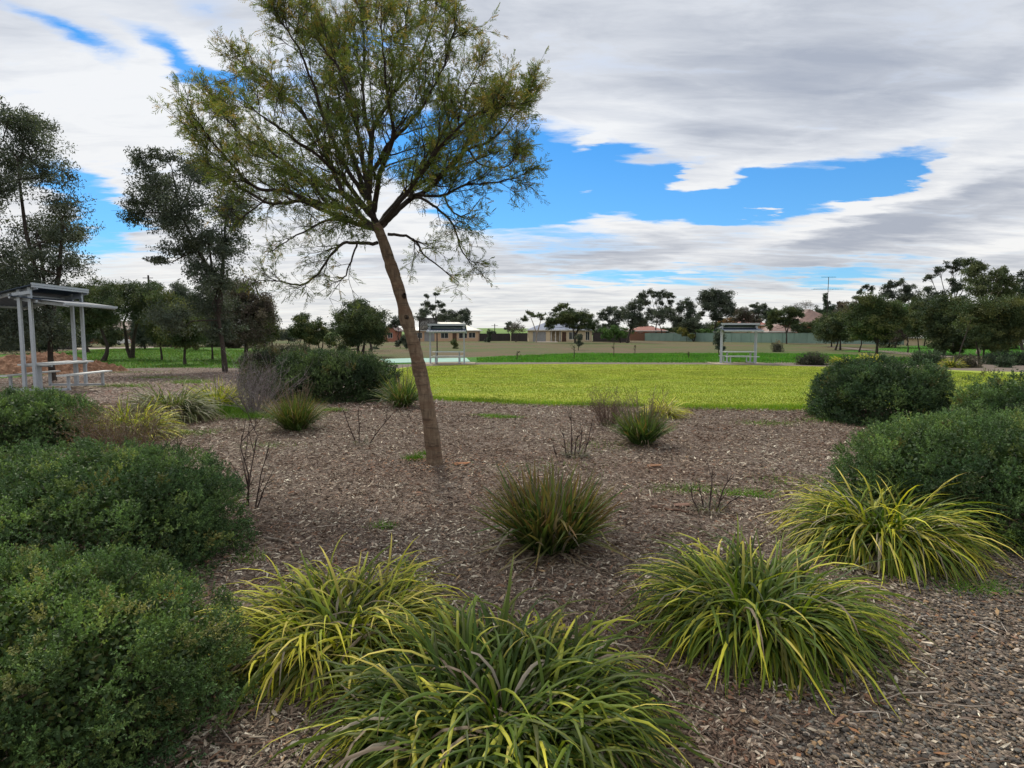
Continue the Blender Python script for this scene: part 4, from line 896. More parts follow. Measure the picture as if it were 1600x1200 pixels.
tree('sapling', 'small sapling in front of the pale roofed house', 709, 78, [(709, 534, 5, 6), (712, 540, 4, 4)], 'olive', 224, 1.6, .9, .05)
tree('sapling', 'small round topped tree in front of the dark fence', 765, 130, [(765, 519, 6, 5), (763, 530, 5, 6)], 'gum', 225, 1.4, 1.0, .08)
tree('gum_tree', 'distant gum at the right of the bright pasture hill', 794, 210, [(796, 506, 6, 4), (792, 512, 6, 4)], 'gum', 226, 1.2, 1.0, .2)
# centre
tree('bare_tree', 'thin nearly leafless tree left of the blue roofed house', 806, 135, [(806, 508, 11, 8), (800, 516, 8, 6), (813, 514, 7, 6)], 'purple', 227, 1.1, .35, .15)
tree('gum_tree', 'pale trunked gum leaning over the left end of the blue roofed house', 838, 128, [(829, 489, 8, 4), (820, 497, 6, 6), (845, 492, 7, 3), (836, 494, 6, 3), (848, 497, 4, 3)], 'gumpale', 228, 1.5, 1.0, .18, stems=[[(838, 533), (838, 520), (833, 505), (829, 495)], [(838, 525), (843, 508), (846, 497)]])
tree('gum_tree', 'wide dark umbrella shaped tree in front of the blue roofed house', 900, 118, [(880, 478, 11, 5), (873, 482, 8, 5), (885, 492, 18, 8), (870, 498, 14, 8), (903, 492, 20, 8), (917, 500, 12, 10), (895, 503, 20, 10), (862, 502, 10, 6), (860, 509, 9, 5), (926, 507, 10, 9), (905, 512, 14, 5)], 'wattle', 229, 1.6, 1.15, .25, stems=[[(899, 534), (898, 522), (894, 510), (890, 500)], [(899, 526), (904, 512), (908, 502)]])
tree('bush', 'small upright dark bush on the paddock below the umbrella shaped tree', 904, 70, [(904, 528, 6, 6), (905, 536, 6, 5)], 'gum', 230, 1.7, 1.2, .06, cat='bush')
tree('gum_tree', 'loose gum tree between the blue roofed and the red roofed house', 958, 135, [(948, 487, 10, 6), (958, 482, 9, 5), (965, 492, 14, 9), (975, 488, 10, 8), (944, 498, 9, 6), (955, 508, 12, 8), (940, 490, 8, 3)], 'gum', 231, 1.5, .9, .2)
tree('bush', 'dense rounded dark tree right of the blue roofed house behind the fence', 970, 125, [(972, 520, 13, 9), (948, 521, 12, 8), (960, 515, 10, 7)], 'green', 232, 1.6, 1.1, .15, cat='bush')
tree('gum_tree', 'dark leaning gum with a thick crown down to its trunk beside the red roofed house', 981, 120, [(990, 478, 13, 8), (985, 492, 14, 10), (995, 500, 12, 10), (988, 510, 8, 8), (1000, 472, 8, 5)], 'gum', 233, 1.6, 1.1, .28, stems=[[(980, 532), (984, 518), (988, 504), (990, 490)]])
tree('gum_tree', 'tall gum with a flat clumpy top behind the red roofed house', 1024, 165, [(1005, 462, 10, 6), (1014, 456, 7, 4), (1022, 460, 8, 5), (1034, 461, 9, 6), (1045, 462, 8, 5), (1050, 472, 6, 5), (1008, 472, 10, 6), (1028, 472, 7, 5), (1042, 480, 5, 3)], 'gum', 234, 1.4, 1.1, .3, hang=.1)
tree('gum_tree', 'rounded gum below the flat topped one', 1038, 150, [(1036, 487, 16, 8), (1046, 495, 10, 9), (1028, 496, 12, 9), (1012, 490, 8, 8), (1006, 502, 10, 8)], 'gum', 235, 1.4, 1.1, .25)
tree('gum_tree', 'dark round gum left of the biggest dark gum', 1073, 145, [(1075, 474, 13, 7), (1082, 482, 10, 8), (1066, 482, 8, 8), (1062, 500, 10, 8), (1078, 497, 12, 9), (1056, 507, 7, 4)], 'gum', 236, 1.5, 1.1, .28)
tree('gum_tree', 'biggest dark dome shaped gum among the central trees', 1118, 150, [(1112, 456, 14, 7), (1100, 463, 11, 8), (1128, 464, 14, 9), (1115, 470, 20, 10), (1138, 474, 12, 10), (1105, 480, 14, 10), (1128, 485, 18, 10), (1142, 488, 8, 7), (1116, 497, 10, 8), (1096, 490, 6, 5)], 'gum', 237, 1.5, 1.15, .35)
tree('small_tree', 'dark tree leaning over the green fence left of the right shelter', 1084, 140, [(1080, 503, 12, 6), (1090, 498, 9, 6), (1072, 506, 9, 6), (1086, 509, 12, 5)], 'gum', 238, 1.6, .9, .13, stems=[[(1084, 533), (1087, 524), (1085, 512), (1082, 505)], [(1084, 528), (1074, 516)]])
tree('bush', 'orange brown bush behind the fence near the red roofs', 1142, 170, [(1140, 500, 11, 5), (1130, 505, 8, 5), (1150, 502, 6, 4)], 'orange', 239, 1.5, 1.1, .1, cat='bush')
tree('bush', 'yellowish bush in front of the green fence', 1073, 140, [(1068, 519, 9, 7), (1078, 524, 7, 5)], 'yellow', 240, 1.6, .9, .07, cat='bush')
tree('bush', 'dark green hedge like bush behind the left part of the green fence', 1046, 172, [(1038, 515, 10, 6), (1052, 516, 12, 6), (1065, 514, 8, 6)], 'wattle', 241, 1.5, 1.2, .1, cat='bush')
tree('bush', 'green bush behind the fence just left of the right shelter', 1100, 160, [(1092, 518, 9, 4), (1104, 517, 12, 5), (1116, 519, 8, 5)], 'green', 242, 1.5, 1.2, .1, cat='bush')
tree('gum_tree', 'reddish brown tree crowns right of the biggest dark gum', 1168, 140, [(1160, 490, 12, 10), (1172, 496, 14, 9), (1155, 500, 10, 6), (1182, 502, 10, 6)], 'purple', 243, 1.4, 1.0, .22)
tree('gum_tree', 'dark small clumped gum above the right shelter', 1190, 150, [(1176, 479, 9, 5), (1192, 480, 9, 5), (1186, 488, 14, 6), (1199, 490, 8, 7), (1182, 496, 12, 5)], 'gum', 244, 1.4, 1.1, .22)
tree('bush', 'grey green bush immediately left of the right shelter', 1124, 50, [(1124, 526, 9, 8), (1122, 536, 8, 8), (1127, 543, 6, 5)], 'gum', 245, 1.8, 1.2, .07, cat='bush')
# right
tree('round_tree', 'flat topped dark tree in front of the green fence near the antenna', 1229, 112, [(1210, 490, 14, 8), (1230, 485, 18, 8), (1246, 490, 12, 9), (1218, 500, 18, 7), (1240, 502, 14, 7), (1204, 500, 8, 6), (1208, 511, 7, 4)], 'wattle', 246, 1.8, 1.15, .15, stems=[[(1229, 536), (1229, 522), (1227, 512), (1222, 503)], [(1229, 520), (1233, 508), (1236, 500)]])
tree('bush', 'dark bushes behind the green fence below the tiled roof', 1258, 128, [(1250, 512, 12, 9), (1265, 515, 14, 9), (1275, 508, 12, 8)], 'wattle', 247, 1.6, 1.2, .12, cat='bush')
tree('conifer_tree', 'narrow pointed conifer below the tall antenna', 1293, 150, [(1292, 463, 4, 5), (1293, 472, 7, 6), (1293, 482, 9, 7), (1286, 490, 14, 7), (1300, 490, 10, 6)], 'conifer', 248, 1.5, 1.4, .2)
tree('bare_tree', 'bare leafless shrub top beside the tiled roof', 1255, 150, [(1258, 477, 14, 6), (1246, 480, 6, 4)], 'purple', 249, .9, .22, .12)
tree('gum_tree', 'reddish brown tree crown right of the narrow conifer', 1318, 140, [(1312, 474, 8, 5), (1320, 482, 12, 8), (1308, 488, 10, 6), (1330, 478, 8, 6)], 'purple', 250, 1.5, 1.0, .2)
tree('round_tree', 'low dark tree with two stems left of the thick trunked tree', 1309, 72, [(1312, 500, 18, 12), (1300, 512, 20, 12), (1322, 512, 18, 13), (1290, 520, 12, 9), (1310, 524, 20, 7)], 'wattle', 251, 1.9, 1.15, .13, stems=[[(1305, 548), (1309, 536), (1311, 522)], [(1313, 547), (1313, 534), (1313, 520)]])
tree('round_tree', 'round olive topped tree with a thick trunk right of centre', 1369, 48, [(1360, 472, 24, 14), (1375, 480, 22, 16), (1350, 490, 22, 18), (1385, 500, 20, 20), (1365, 505, 30, 20), (1345, 512, 18, 16), (1368, 524, 26, 9), (1393, 490, 12, 16), (1400, 505, 8, 12)], 'olive', 252, 2.1, 1.2, .18, stems=[[(1370, 561), (1370, 548), (1371, 530)], [(1371, 535), (1362, 520)]])
tree('small_tree', 'small dark tree tucked left behind the thick trunked round tree', 1343, 64, [(1338, 500, 14, 16), (1345, 515, 16, 12), (1335, 524, 12, 8)], 'wattle', 253, 1.9, 1.1, .1, stems=[[(1342, 549), (1346, 538), (1347, 524)]])
tree('gum_tree', 'small gum top peeping above the round olive topped tree', 1354, 120, [(1351, 448, 6, 4), (1362, 451, 4, 5), (1346, 455, 5, 4), (1343, 466, 10, 5)], 'gum', 254, 1.5, 1.0, .18)
tree('gum_tree', 'distant dark gum with a double crown behind the right hand trees', 1408, 150, [(1395, 445, 10, 7), (1405, 441, 8, 5), (1393, 458, 12, 9), (1418, 452, 10, 8), (1425, 462, 12, 9), (1410, 465, 14, 8)], 'gum', 255, 1.5, 1.15, .3)
tree('green_tree', 'pale green small tree among the dark right hand trees', 1418, 95, [(1412, 480, 14, 7), (1425, 484, 12, 7)], 'green', 256, 1.8, 1.0, .12)
tree('small_tree', 'brownish loose tree behind the round olive topped tree', 1398, 80, [(1408, 500, 18, 14), (1420, 515, 22, 14), (1402, 525, 12, 8)], 'purple', 257, 1.9, 1.0, .11, stems=[[(1398, 545), (1401, 534), (1402, 522)]])
tree('small_tree', 'thin trunked olive tree left of the big clump on the right', 1438, 62, [(1435, 495, 16, 14), (1438, 515, 18, 14), (1425, 508, 14, 14)], 'olive', 258, 2.0, 1.0, .1, stems=[[(1438, 551), (1435, 540), (1434, 526)], [(1418, 556), (1419, 545), (1418, 530)]])
tree('gum_tree', 'tall sparse gum with tufted branches behind the big clump on the right', 1490, 64, [(1470, 421, 8, 6), (1491, 412, 12, 7), (1492, 419, 10, 5), (1513, 412, 5, 5), (1513, 420, 7, 6), (1464, 432, 9, 6), (1475, 441, 8, 6), (1457, 452, 9, 5), (1468, 462, 12, 7), (1480, 452, 10, 8), (1498, 446, 9, 6), (1452, 470, 8, 5)], 'gum', 259, 1.9, 1.0, .2, airy=.2, hang=.1)
tree('gum_tree', 'tallest lighter green gum rising from the right hand clump', 1530, 58, [(1532, 405, 10, 6), (1540, 415, 14, 9), (1527, 425, 16, 12), (1548, 430, 14, 12), (1535, 442, 24, 14), (1560, 445, 14, 12), (1572, 436, 8, 6), (1565, 458, 22, 12), (1520, 455, 20, 12)], 'gumpale', 260, 2.0, .95, .2)
tree('gum_tree', 'gum tree cut by the right edge of the view', 1600, 70, [(1597, 432, 8, 10), (1598, 455, 12, 14), (1590, 470, 14, 10), (1615, 450, 18, 26), (1605, 490, 20, 20)], 'gum', 261, 2.0, 1.1, .2)
tree('round_tree', 'widest dark spreading tree of the right hand clump, down to the grass', 1478, 55, [(1475, 480, 24, 16), (1495, 475, 24, 14), (1470, 500, 26, 20), (1500, 500, 28, 22), (1480, 525, 28, 18), (1505, 530, 20, 14), (1470, 542, 16, 9), (1455, 490, 10, 14), (1498, 545, 14, 6)], 'wattle', 262, 2.2, 1.2, .14, stems=[[(1474, 554), (1477, 545), (1478, 530)]])
tree('round_tree', 'dark olive spreading tree nearest the right edge with several thin stems', 1540, 41, [(1520, 485, 26, 18), (1550, 480, 28, 18), (1575, 490, 24, 20), (1535, 505, 30, 20), (1565, 512, 26, 18), (1530, 525, 20, 14), (1575, 527, 18, 12), (1548, 535, 18, 12), (1585, 505, 14, 16), (1551, 545, 12, 7)], 'olive', 263, 2.2, 1.2, .09, stems=[[(1531, 562), (1528, 548), (1524, 530)], [(1549, 563), (1550, 552), (1552, 540)], [(1556, 563), (1562, 550), (1572, 540)], [(1537, 561), (1537, 550), (1536, 535)]])
tree('bare_tree', 'pale leaning half dead trunk in front of the right hand clump', 1495, 39, [(1516, 497, 9, 5), (1524, 508, 8, 5), (1512, 510, 5, 6)], 'olive', 264, 1.3, .25, .05, stems=[[(1494, 562), (1503, 540), (1511, 518), (1517, 500)]])
for i_, (x_, y_, w_, h_, D_, k_, l_) in enumerate((
    (945, 518, 22, 9, 150, 'gum', 'low dark bushes behind the fence right of the blue roofed house'), (1005, 512, 16, 9, 170, 'gum', 'dark bush standing before the red roof'),
    (1075, 508, 26, 10, 175, 'gum', 'dark undergrowth below the round gum above the green fence'), (1125, 511, 22, 9, 172, 'wattle', 'dark bushes under the biggest dark gum'),
    (1165, 512, 24, 9, 178, 'purple', 'brownish bushes behind the right shelter'), (1208, 502, 18, 14, 160, 'wattle', 'dark bushy tree behind the red roofs, right of the right shelter'),
    (1275, 497, 20, 12, 155, 'wattle', 'dark bushy tree in front of the dull tiled roof'), (1335, 495, 22, 16, 118, 'purple', 'brownish tree between the two stemmed and the thick trunked tree'),
    (1445, 490, 26, 26, 90, 'wattle', 'dark bushy tree filling the gap left of the big right hand clump'), (1590, 500, 26, 24, 80, 'wattle', 'dark bushy tree behind the trees at the right edge'),
    (170, 520, 26, 16, 85, 'wattle', 'dark bushes behind the bent trunk'), (225, 505, 28, 28, 75, 'gum', 'dark dense tree behind the pale forked gum'), (365, 525, 26, 16, 80, 'purple', 'brownish bushes behind the round brownish tree'),
    (305, 500, 28, 30, 70, 'gum', 'dark dense tree behind the two young trees in the grass'), (60, 520, 40, 24, 60, 'gum', 'dark bushes behind the posts of the left shelter'), (770, 522, 8, 4, 158, 'gum', 'small dark bush above the dark fence'),
    (115, 500, 42, 34, 88, 'gum', 'dark wide tree mass behind the far posts of the left shelter'), (262, 515, 40, 26, 92, 'gum', 'low dark tree mass behind the olive young tree'), (335, 505, 36, 34, 90, 'wattle', 'dark tree mass behind the trunk of the tall gum'), (405, 505, 24, 30, 88, 'gum', 'dark grey tree at the right end of the left tree group'), (20, 505, 50, 40, 70, 'gum', 'dark tree mass at the left edge behind the soil heap'),
    (1300, 512, 30, 20, 88, 'wattle', 'dark bushes between the flat topped tree and the two stemmed tree'), (1390, 508, 34, 26, 84, 'wattle', 'dark bushes behind the thick trunked round tree'), (1500, 515, 46, 30, 78, 'wattle', 'dark tree mass inside the right hand clump'), (1560, 512, 40, 34, 76, 'wattle', 'dark tree mass inside the right hand clump nearer the edge'), (1110, 515, 40, 8, 180, 'gum', 'long low bushes between the fence and the biggest gum'))):
    tree('bush', l_, x_, D_, [(x_ - w_ * .5, y_ + 2, w_ * .45, h_ * .8), (x_ + w_ * .45, y_ + 3, w_ * .5, h_ * .75), (x_, y_, w_ * .6, h_ * 1.25), (x_ + w_ * .1, y_ + h_ * .6, w_ * .6, h_ * .6), (x_ - w_ * .2, y_ - h_ * .5, w_ * .35, h_ * .7)], k_, 600 + i_, 1.6, 1.1, .12, cat='bush')
# shrubs and clumps beyond the lawn on the right
def farshrub(label, px, py, wpx, hpx, cols, seed, name='shrub'):
    b = gpt(px, py); D = b[1]; ppm = F / D
    return shrub(label, (b[0], D + wpx / ppm / 2 * .6), wpx / ppm / 2, wpx / ppm / 2 * .8, hpx / ppm, .07, .22, seed, cols, name=name, group='low shrubs beyond the lawn', spr=8, nl=7)
farshrub('dark low shrub left of the yellow tussock beyond the lawn', 1274, 571, 38, 15, [(.045, .05, .035), (.06, .065, .045)], 301)
farshrub('dark domed shrub between the far yellow tussocks and the spreading trees', 1458, 571, 44, 17, [(.035, .065, .035), (.05, .08, .04)], 302)
farshrub('brownish low shrub right of the far green tussock', 1515, 575, 38, 14, [(.07, .07, .045), (.09, .07, .05)], 303)
farshrub('long dark shrub beyond the lawn at the right edge', 1592, 571, 66, 15, [(.04, .06, .035)], 304)
farshrub('small round dark shrub in front of the long one at the right edge', 1575, 575, 18, 12, [(.04, .07, .035)], 305)
farshrub('grey weed bush beyond the lawn right of the right shelter', 1216, 550, 13, 13, [(.12, .12, .09)], 306)
for px, py, w_, lab, cc, s in ((1312, 571, 26, 'round yellow tussock beyond the lawn at right', YG, 310), (1358, 567, 24, 'low bright yellow tussock behind the ball shaped shrub', YEL, 311), (1488, 575, 26, 'far green tussock beside the brownish low shrub', [(.1, .15, .04), (.15, .2, .05)], 312)):
    b = gpt(px, py); m = w_ / (F / b[1]) / 2
    tussock('tussock', lab, 'tussock', tuple(b), 350, (m * 1.0, m * 1.7), (.03, .05), (.1, 1.2), (.5, 1.5), cc, YEL, s, 'low tussocks beyond the lawn', spread=m * .5, seg=5)
# staked saplings in the paddock
def stake(px, ytop, ybase, label, s, lean=0):
    b = gpt(px, ybase); rng = np.random.default_rng(s); e = empty('young_tree', b, label, 'sapling', 'young bare trees planted in the paddock'); t = at(px + lean, ytop, b[1])
    h = t[2] - b[2]; ls = [([b, (b + t) / 2 + [.02, 0, 0], t], [.035, .028, .012])]
    for _ in range(7):
        q = b + (t - b) * rng.uniform(.4, .95); ls.append(([q, q + rng.normal(size=3) * [h * .1, h * .1, 0] + [0, 0, h * .15]], [.012, .006]))
    V, Fq = tubes(ls, 5); build('trunk', V, Fq, M['twig'], e, col=pick(DKB, len(V), rng, .1))
    P = np.array([l[0][-1] for l in ls]); i = rng.integers(0, len(P), 60); V, Fq, C = leafquads(P[i] + rng.normal(size=(60, 3)) * h * .04, rng.normal(size=(60, 3)), .09, .04, pick([(.08, .08, .04)], 60, rng), rng)
    build('crown', V, Fq, M['fargreen'], e, col=C)
for a in ((897, 540, 561, 'young bare tree in the paddock below the small upright bush', 401), (959, 536, 557, 'young bare tree in the paddock below the loose gum', 402), (992, 540, 554, 'shorter young tree right of the two taller bare ones', 403), (1076, 550, 561, 'tiny sapling in the green verge left of the right shelter', 404), (807, 550, 562, 'small dark sapling at the left end of the green verge', 405, 2)): stake(*a)

# ------------------------------------------------------------------ picnic shelters
def shelter(origin, rz, label, k=1.0, LEN=2.2, LROOF=.55):
    e = empty('picnic_shelter', origin, label, 'shelter', 'steel picnic shelters'); e.rotation_euler = (0, 0, rz)
    st = M['steel']; hp = 2.72 * k; hx = LEN / 2; sx = .135
    for x in (-hx, hx):
        for y, z1 in ((-sx, hp), (sx, hp - .02)):
            MB().box(x - .038, x + .038, y - .038, y + .038, 0, z1).out('post', st, e)
            b = [o for o in e.children][-1]
            MB().box(x - .1, x + .1, y - .09, y + .09, 0, .012).out('base_plate', st, b)
    RL = LEN / 2 + .14; zl = 2.42 * k
    # lower roof slopes down towards -y, upper roof slopes down towards +y
    def roof(y0, z0, y1, z1, name, clr):
        m = MB(); n = int(2 * RL / .06); 
        xs_ = np.linspace(-RL, RL, n + 1); V = []; d = Vector((0, y1 - y0, z1 - z0)).normalized(); nn = Vector((0, -d.z, d.y)); nn = nn if nn.z > 0 else -nn
        for i, x in enumerate(xs_):
            o = (.012 if i % 3 == 0 else 0)
            for (yy, zz) in ((y0, z0), (y1, z1)): V.append((x, yy + nn.y * o, zz + nn.z * o))
        k_ = len(V); V += [(a, b_ - nn.y * .015, c - nn.z * .015) for a, b_, c in V]
        fs = []
        for i in range(n): a = 2 * i; fs += [(a, a + 2, a + 3, a + 1), (k_ + a, k_ + a + 1, k_ + a + 3, k_ + a + 2), (a, k_ + a, k_ + a + 2, a + 2), (a + 1, a + 3, k_ + a + 3, k_ + a + 1)]
        fs += [(0, 1, k_ + 1, k_), (2 * n, k_ + 2 * n, k_ + 2 * n + 1, 2 * n + 1)]
        m.add(V, fs); r = m.out(name, clr, e)
        f = MB()
        for x in (-hx, hx): f.bar((x + .075, y0, z0 - .06), (x + .075, y1, z1 - .06), .05, .09)
        for yy, zz in ((y0, z0), (y1, z1), ((y0 + y1) / 2, (z0 + z1) / 2)): f.bar((-RL + .02, yy, zz - .045), (RL - .02, yy, zz - .045), .05, .05)
        f.out('roof_frame', st, r)
        g_ = MB(); g_.bar((-RL, y1 + (.03 if y1 > y0 else -.03), z1 - .02), (RL, y1 + (.03 if y1 > y0 else -.03), z1 - .02), .03, .055); g_.out('gutter', st, r)
        g_ = MB(); g_.bar((-RL, y0, z0 + .02), (RL, y0, z0 + .02), .03, .06); g_.out('ridge_trim', st, r)
    roof(.3, zl + .08, -.5 - LROOF, zl - .06 - .08 * LROOF, 'lower_roof', M['roofsteel'])
    roof(-.28, hp + .06, 1.55, hp - .42, 'upper_roof', M['roofsteel'])
    m = MB()
    for x in (-hx, hx): MB().bar((x - .08, -.2, hp - .14), (x - .08, .25, hp - .2), .04, .08).out('tie_beam', st, e)
    m = m
    return e
def table(origin, rz, label, LEN=2.0):
    e = empty('picnic_table', origin, label, 'picnic table', 'aluminium picnic tables with benches'); e.rotation_euler = (0, 0, rz); al = M['alum']; st = M['steel']
    m = MB()
    for i in range(3): m.box(-LEN / 2, LEN / 2, -.375 + i * .252, -.375 + i * .252 + .245, .725, .765)
    m.out('tabletop', al, e)
    for s in (-1, 1):
        b = MB().box(-LEN / 2 - .05, LEN / 2 + .05, s * .74 - .125, s * .74 + .125, .43, .465).out('bench', al, e)
        for x in (-LEN / 2 + .25, LEN / 2 - .25): MB().box(x - .03, x + .03, s * .74 - .03, s * .74 + .03, .03, .43).out('bench_leg', st, b)
    for x in (-LEN / 2 + .25, LEN / 2 - .25):
        m = MB(); m.box(x - .04, x + .04, -.05, .05, .09, .68); m.box(x - .03, x + .03, -.78, .78, .03, .09); m.box(x - .03, x + .03, -.34, .34, .68, .725); m.out('leg', st, e)
    return e
def pad(name, c, rz, hx, hy, z):
    m = MB().box(-hx, hx, -hy, hy, -.1, z); o = m.out(name, M['concrete'], None); o.location = c; o.rotation_euler = (0, 0, rz); return tag(o, kind='structure')
# left one, seen end-on
cL = np.array([-12.98, 17.3, float(H(0, 17.35)) + .04]); rL = R(95)
shelter(cL, rL, 'nearest picnic shelter, at the left edge, seen end on', 1.03); table(cL + [.05, 0, 0], rL, 'picnic table under the left shelter, seen end on', 2.1)

def px_center(px, py):
    q = gpt(px, py); return q
cM = px_center(699, 568.5) + [0, 0, .04]; cR = px_center(1153, 568.2) + [0, 0, .04]
shelter(cM, R(2), 'picnic shelter just right of the leaning trunk, before the dark board', .9); table(cM + [.05, -.1, 0], R(2), 'picnic table beyond the lawn, just right of the leaning trunk')
shelter(cR, R(-3), 'picnic shelter at the far right end of the lawn before the green fence', .92); table(cR + [.0, -.1, 0], R(-3), 'picnic table beyond the lawn in front of the green fence')
pad('slab', (cM[0], cM[1], cM[2] - .04), R(2), 1.8, 1.5, .04); pad('slab', (cR[0], cR[1], cR[2] - .04), R(-3), 1.8, 1.5, .04)

# ------------------------------------------------------------------ red soil heap
def mound():
    rng = np.random.default_rng(500); b = gpt(5, 590); n = 60; P = []; xs_ = np.linspace(-1, 1, n)
    X, Y = np.meshgrid(xs_, xs_); r = np.sqrt(X ** 2 + Y ** 2)
    Z = 1.0 * np.clip(1 - r, 0, 1) ** .75 * (1 + .18 * np.sin(X * 7 + 1) * np.sin(Y * 6)) + .07 * rng.normal(size=X.shape) * (r < .95)
    V = np.stack([b[0] - 2.6 + X * 4.0, 30 + Y * 3.0, float(H(0, 30)) - .05 + Z], -1).reshape(-1, 3)
    i = (np.arange(n - 1)[:, None] * n + np.arange(n - 1)[None]).ravel()
    tag(build('soil_heap', V, np.stack([i, i + 1, i + n + 1, i + n], 1), plain('red_soil', (.33, .19, .12), (.2, .12, .08), 3, .95, .1, 0, .08, 6), smooth=False), 'heap of reddish soil behind the left picnic shelter', 'soil heap')
mound()

# ------------------------------------------------------------------ houses
def wallmat(name, c, brick=False):
    m, nt = material(name)
    if brick:
        br = nt.n('ShaderNodeTexBrick'); nt.l.new(nt.mapping(nt.obj, scale=(1, 1, 1)), br.inputs['Vector']); br.inputs['Scale'].default_value = 4
        br.inputs['Color1'].default_value = c + (1,); br.inputs['Color2'].default_value = tuple(a * .75 for a in c) + (1,); br.inputs['Mortar'].default_value = tuple(min(1, a * 1.15) for a in c) + (1,)
        nt.l.new(br.outputs[0], nt.bs.inputs['Base Color'])
    else: nt.l.new(nt.ramp(nt.noise(nt.obj, 1.2, 5), [(.3, tuple(a * .88 for a in c)), (.7, c)]), nt.bs.inputs['Base Color'])
    nt.bs.inputs['Roughness'].default_value = .85; return m
def roofmat(name, c, tile=True):
    m, nt = material(name); w = nt.t.nodes.new('ShaderNodeTexWave'); w.bands_direction = 'X' if not tile else 'Z'; nt.l.new(nt.obj, w.inputs['Vector']); w.inputs['Scale'].default_value = 2.2 if not tile else 3.5
    nz = nt.noise(nt.obj, 1.5, 5); k = nt.mix(.5, nt.ramp(nz, [(.3, .75), (.7, 1.2)]), nt.ramp(w.outputs[1], [(0, .8), (1, 1.1)]), 'MULTIPLY')
    nt.l.new(nt.mix(1.0, k, c, 'MULTIPLY'), nt.bs.inputs['Base Color']); nt.bs.inputs['Roughness'].default_value = .6 if tile else .4; return m
M['cream'] = wallmat('cream_render', (.62, .5, .33)); M['creambrick'] = wallmat('cream_brick', (.46, .3, .19), True); M['redbrick'] = wallmat('red_brick', (.32, .13, .085), True)
M['roofblue'] = roofmat('blue_grey_roof', (.13, .16, .24), False); M['roofpale'] = roofmat('pale_roof', (.62, .6, .5), False); M['roofred'] = roofmat('red_tile_roof', (.28, .10, .07)); M['roofterra'] = roofmat('terracotta_roof', (.22, .135, .11)); M['roofdark'] = roofmat('dark_tile_roof', (.14, .085, .065))
M['white'] = plain('white_paint', (.75, .74, .7), (.65, .64, .6), 3, .5); M['glass'] = plain('window_glass', (.03, .035, .045), (.02, .025, .03), 1, .08, .8); M['garage'] = plain('garage_door_grey', (.3, .3, .3), (.25, .25, .25), 2, .5, bmp=0)
M['black'] = plain('tyre_rubber', (.02, .02, .02), None, 5, .8)
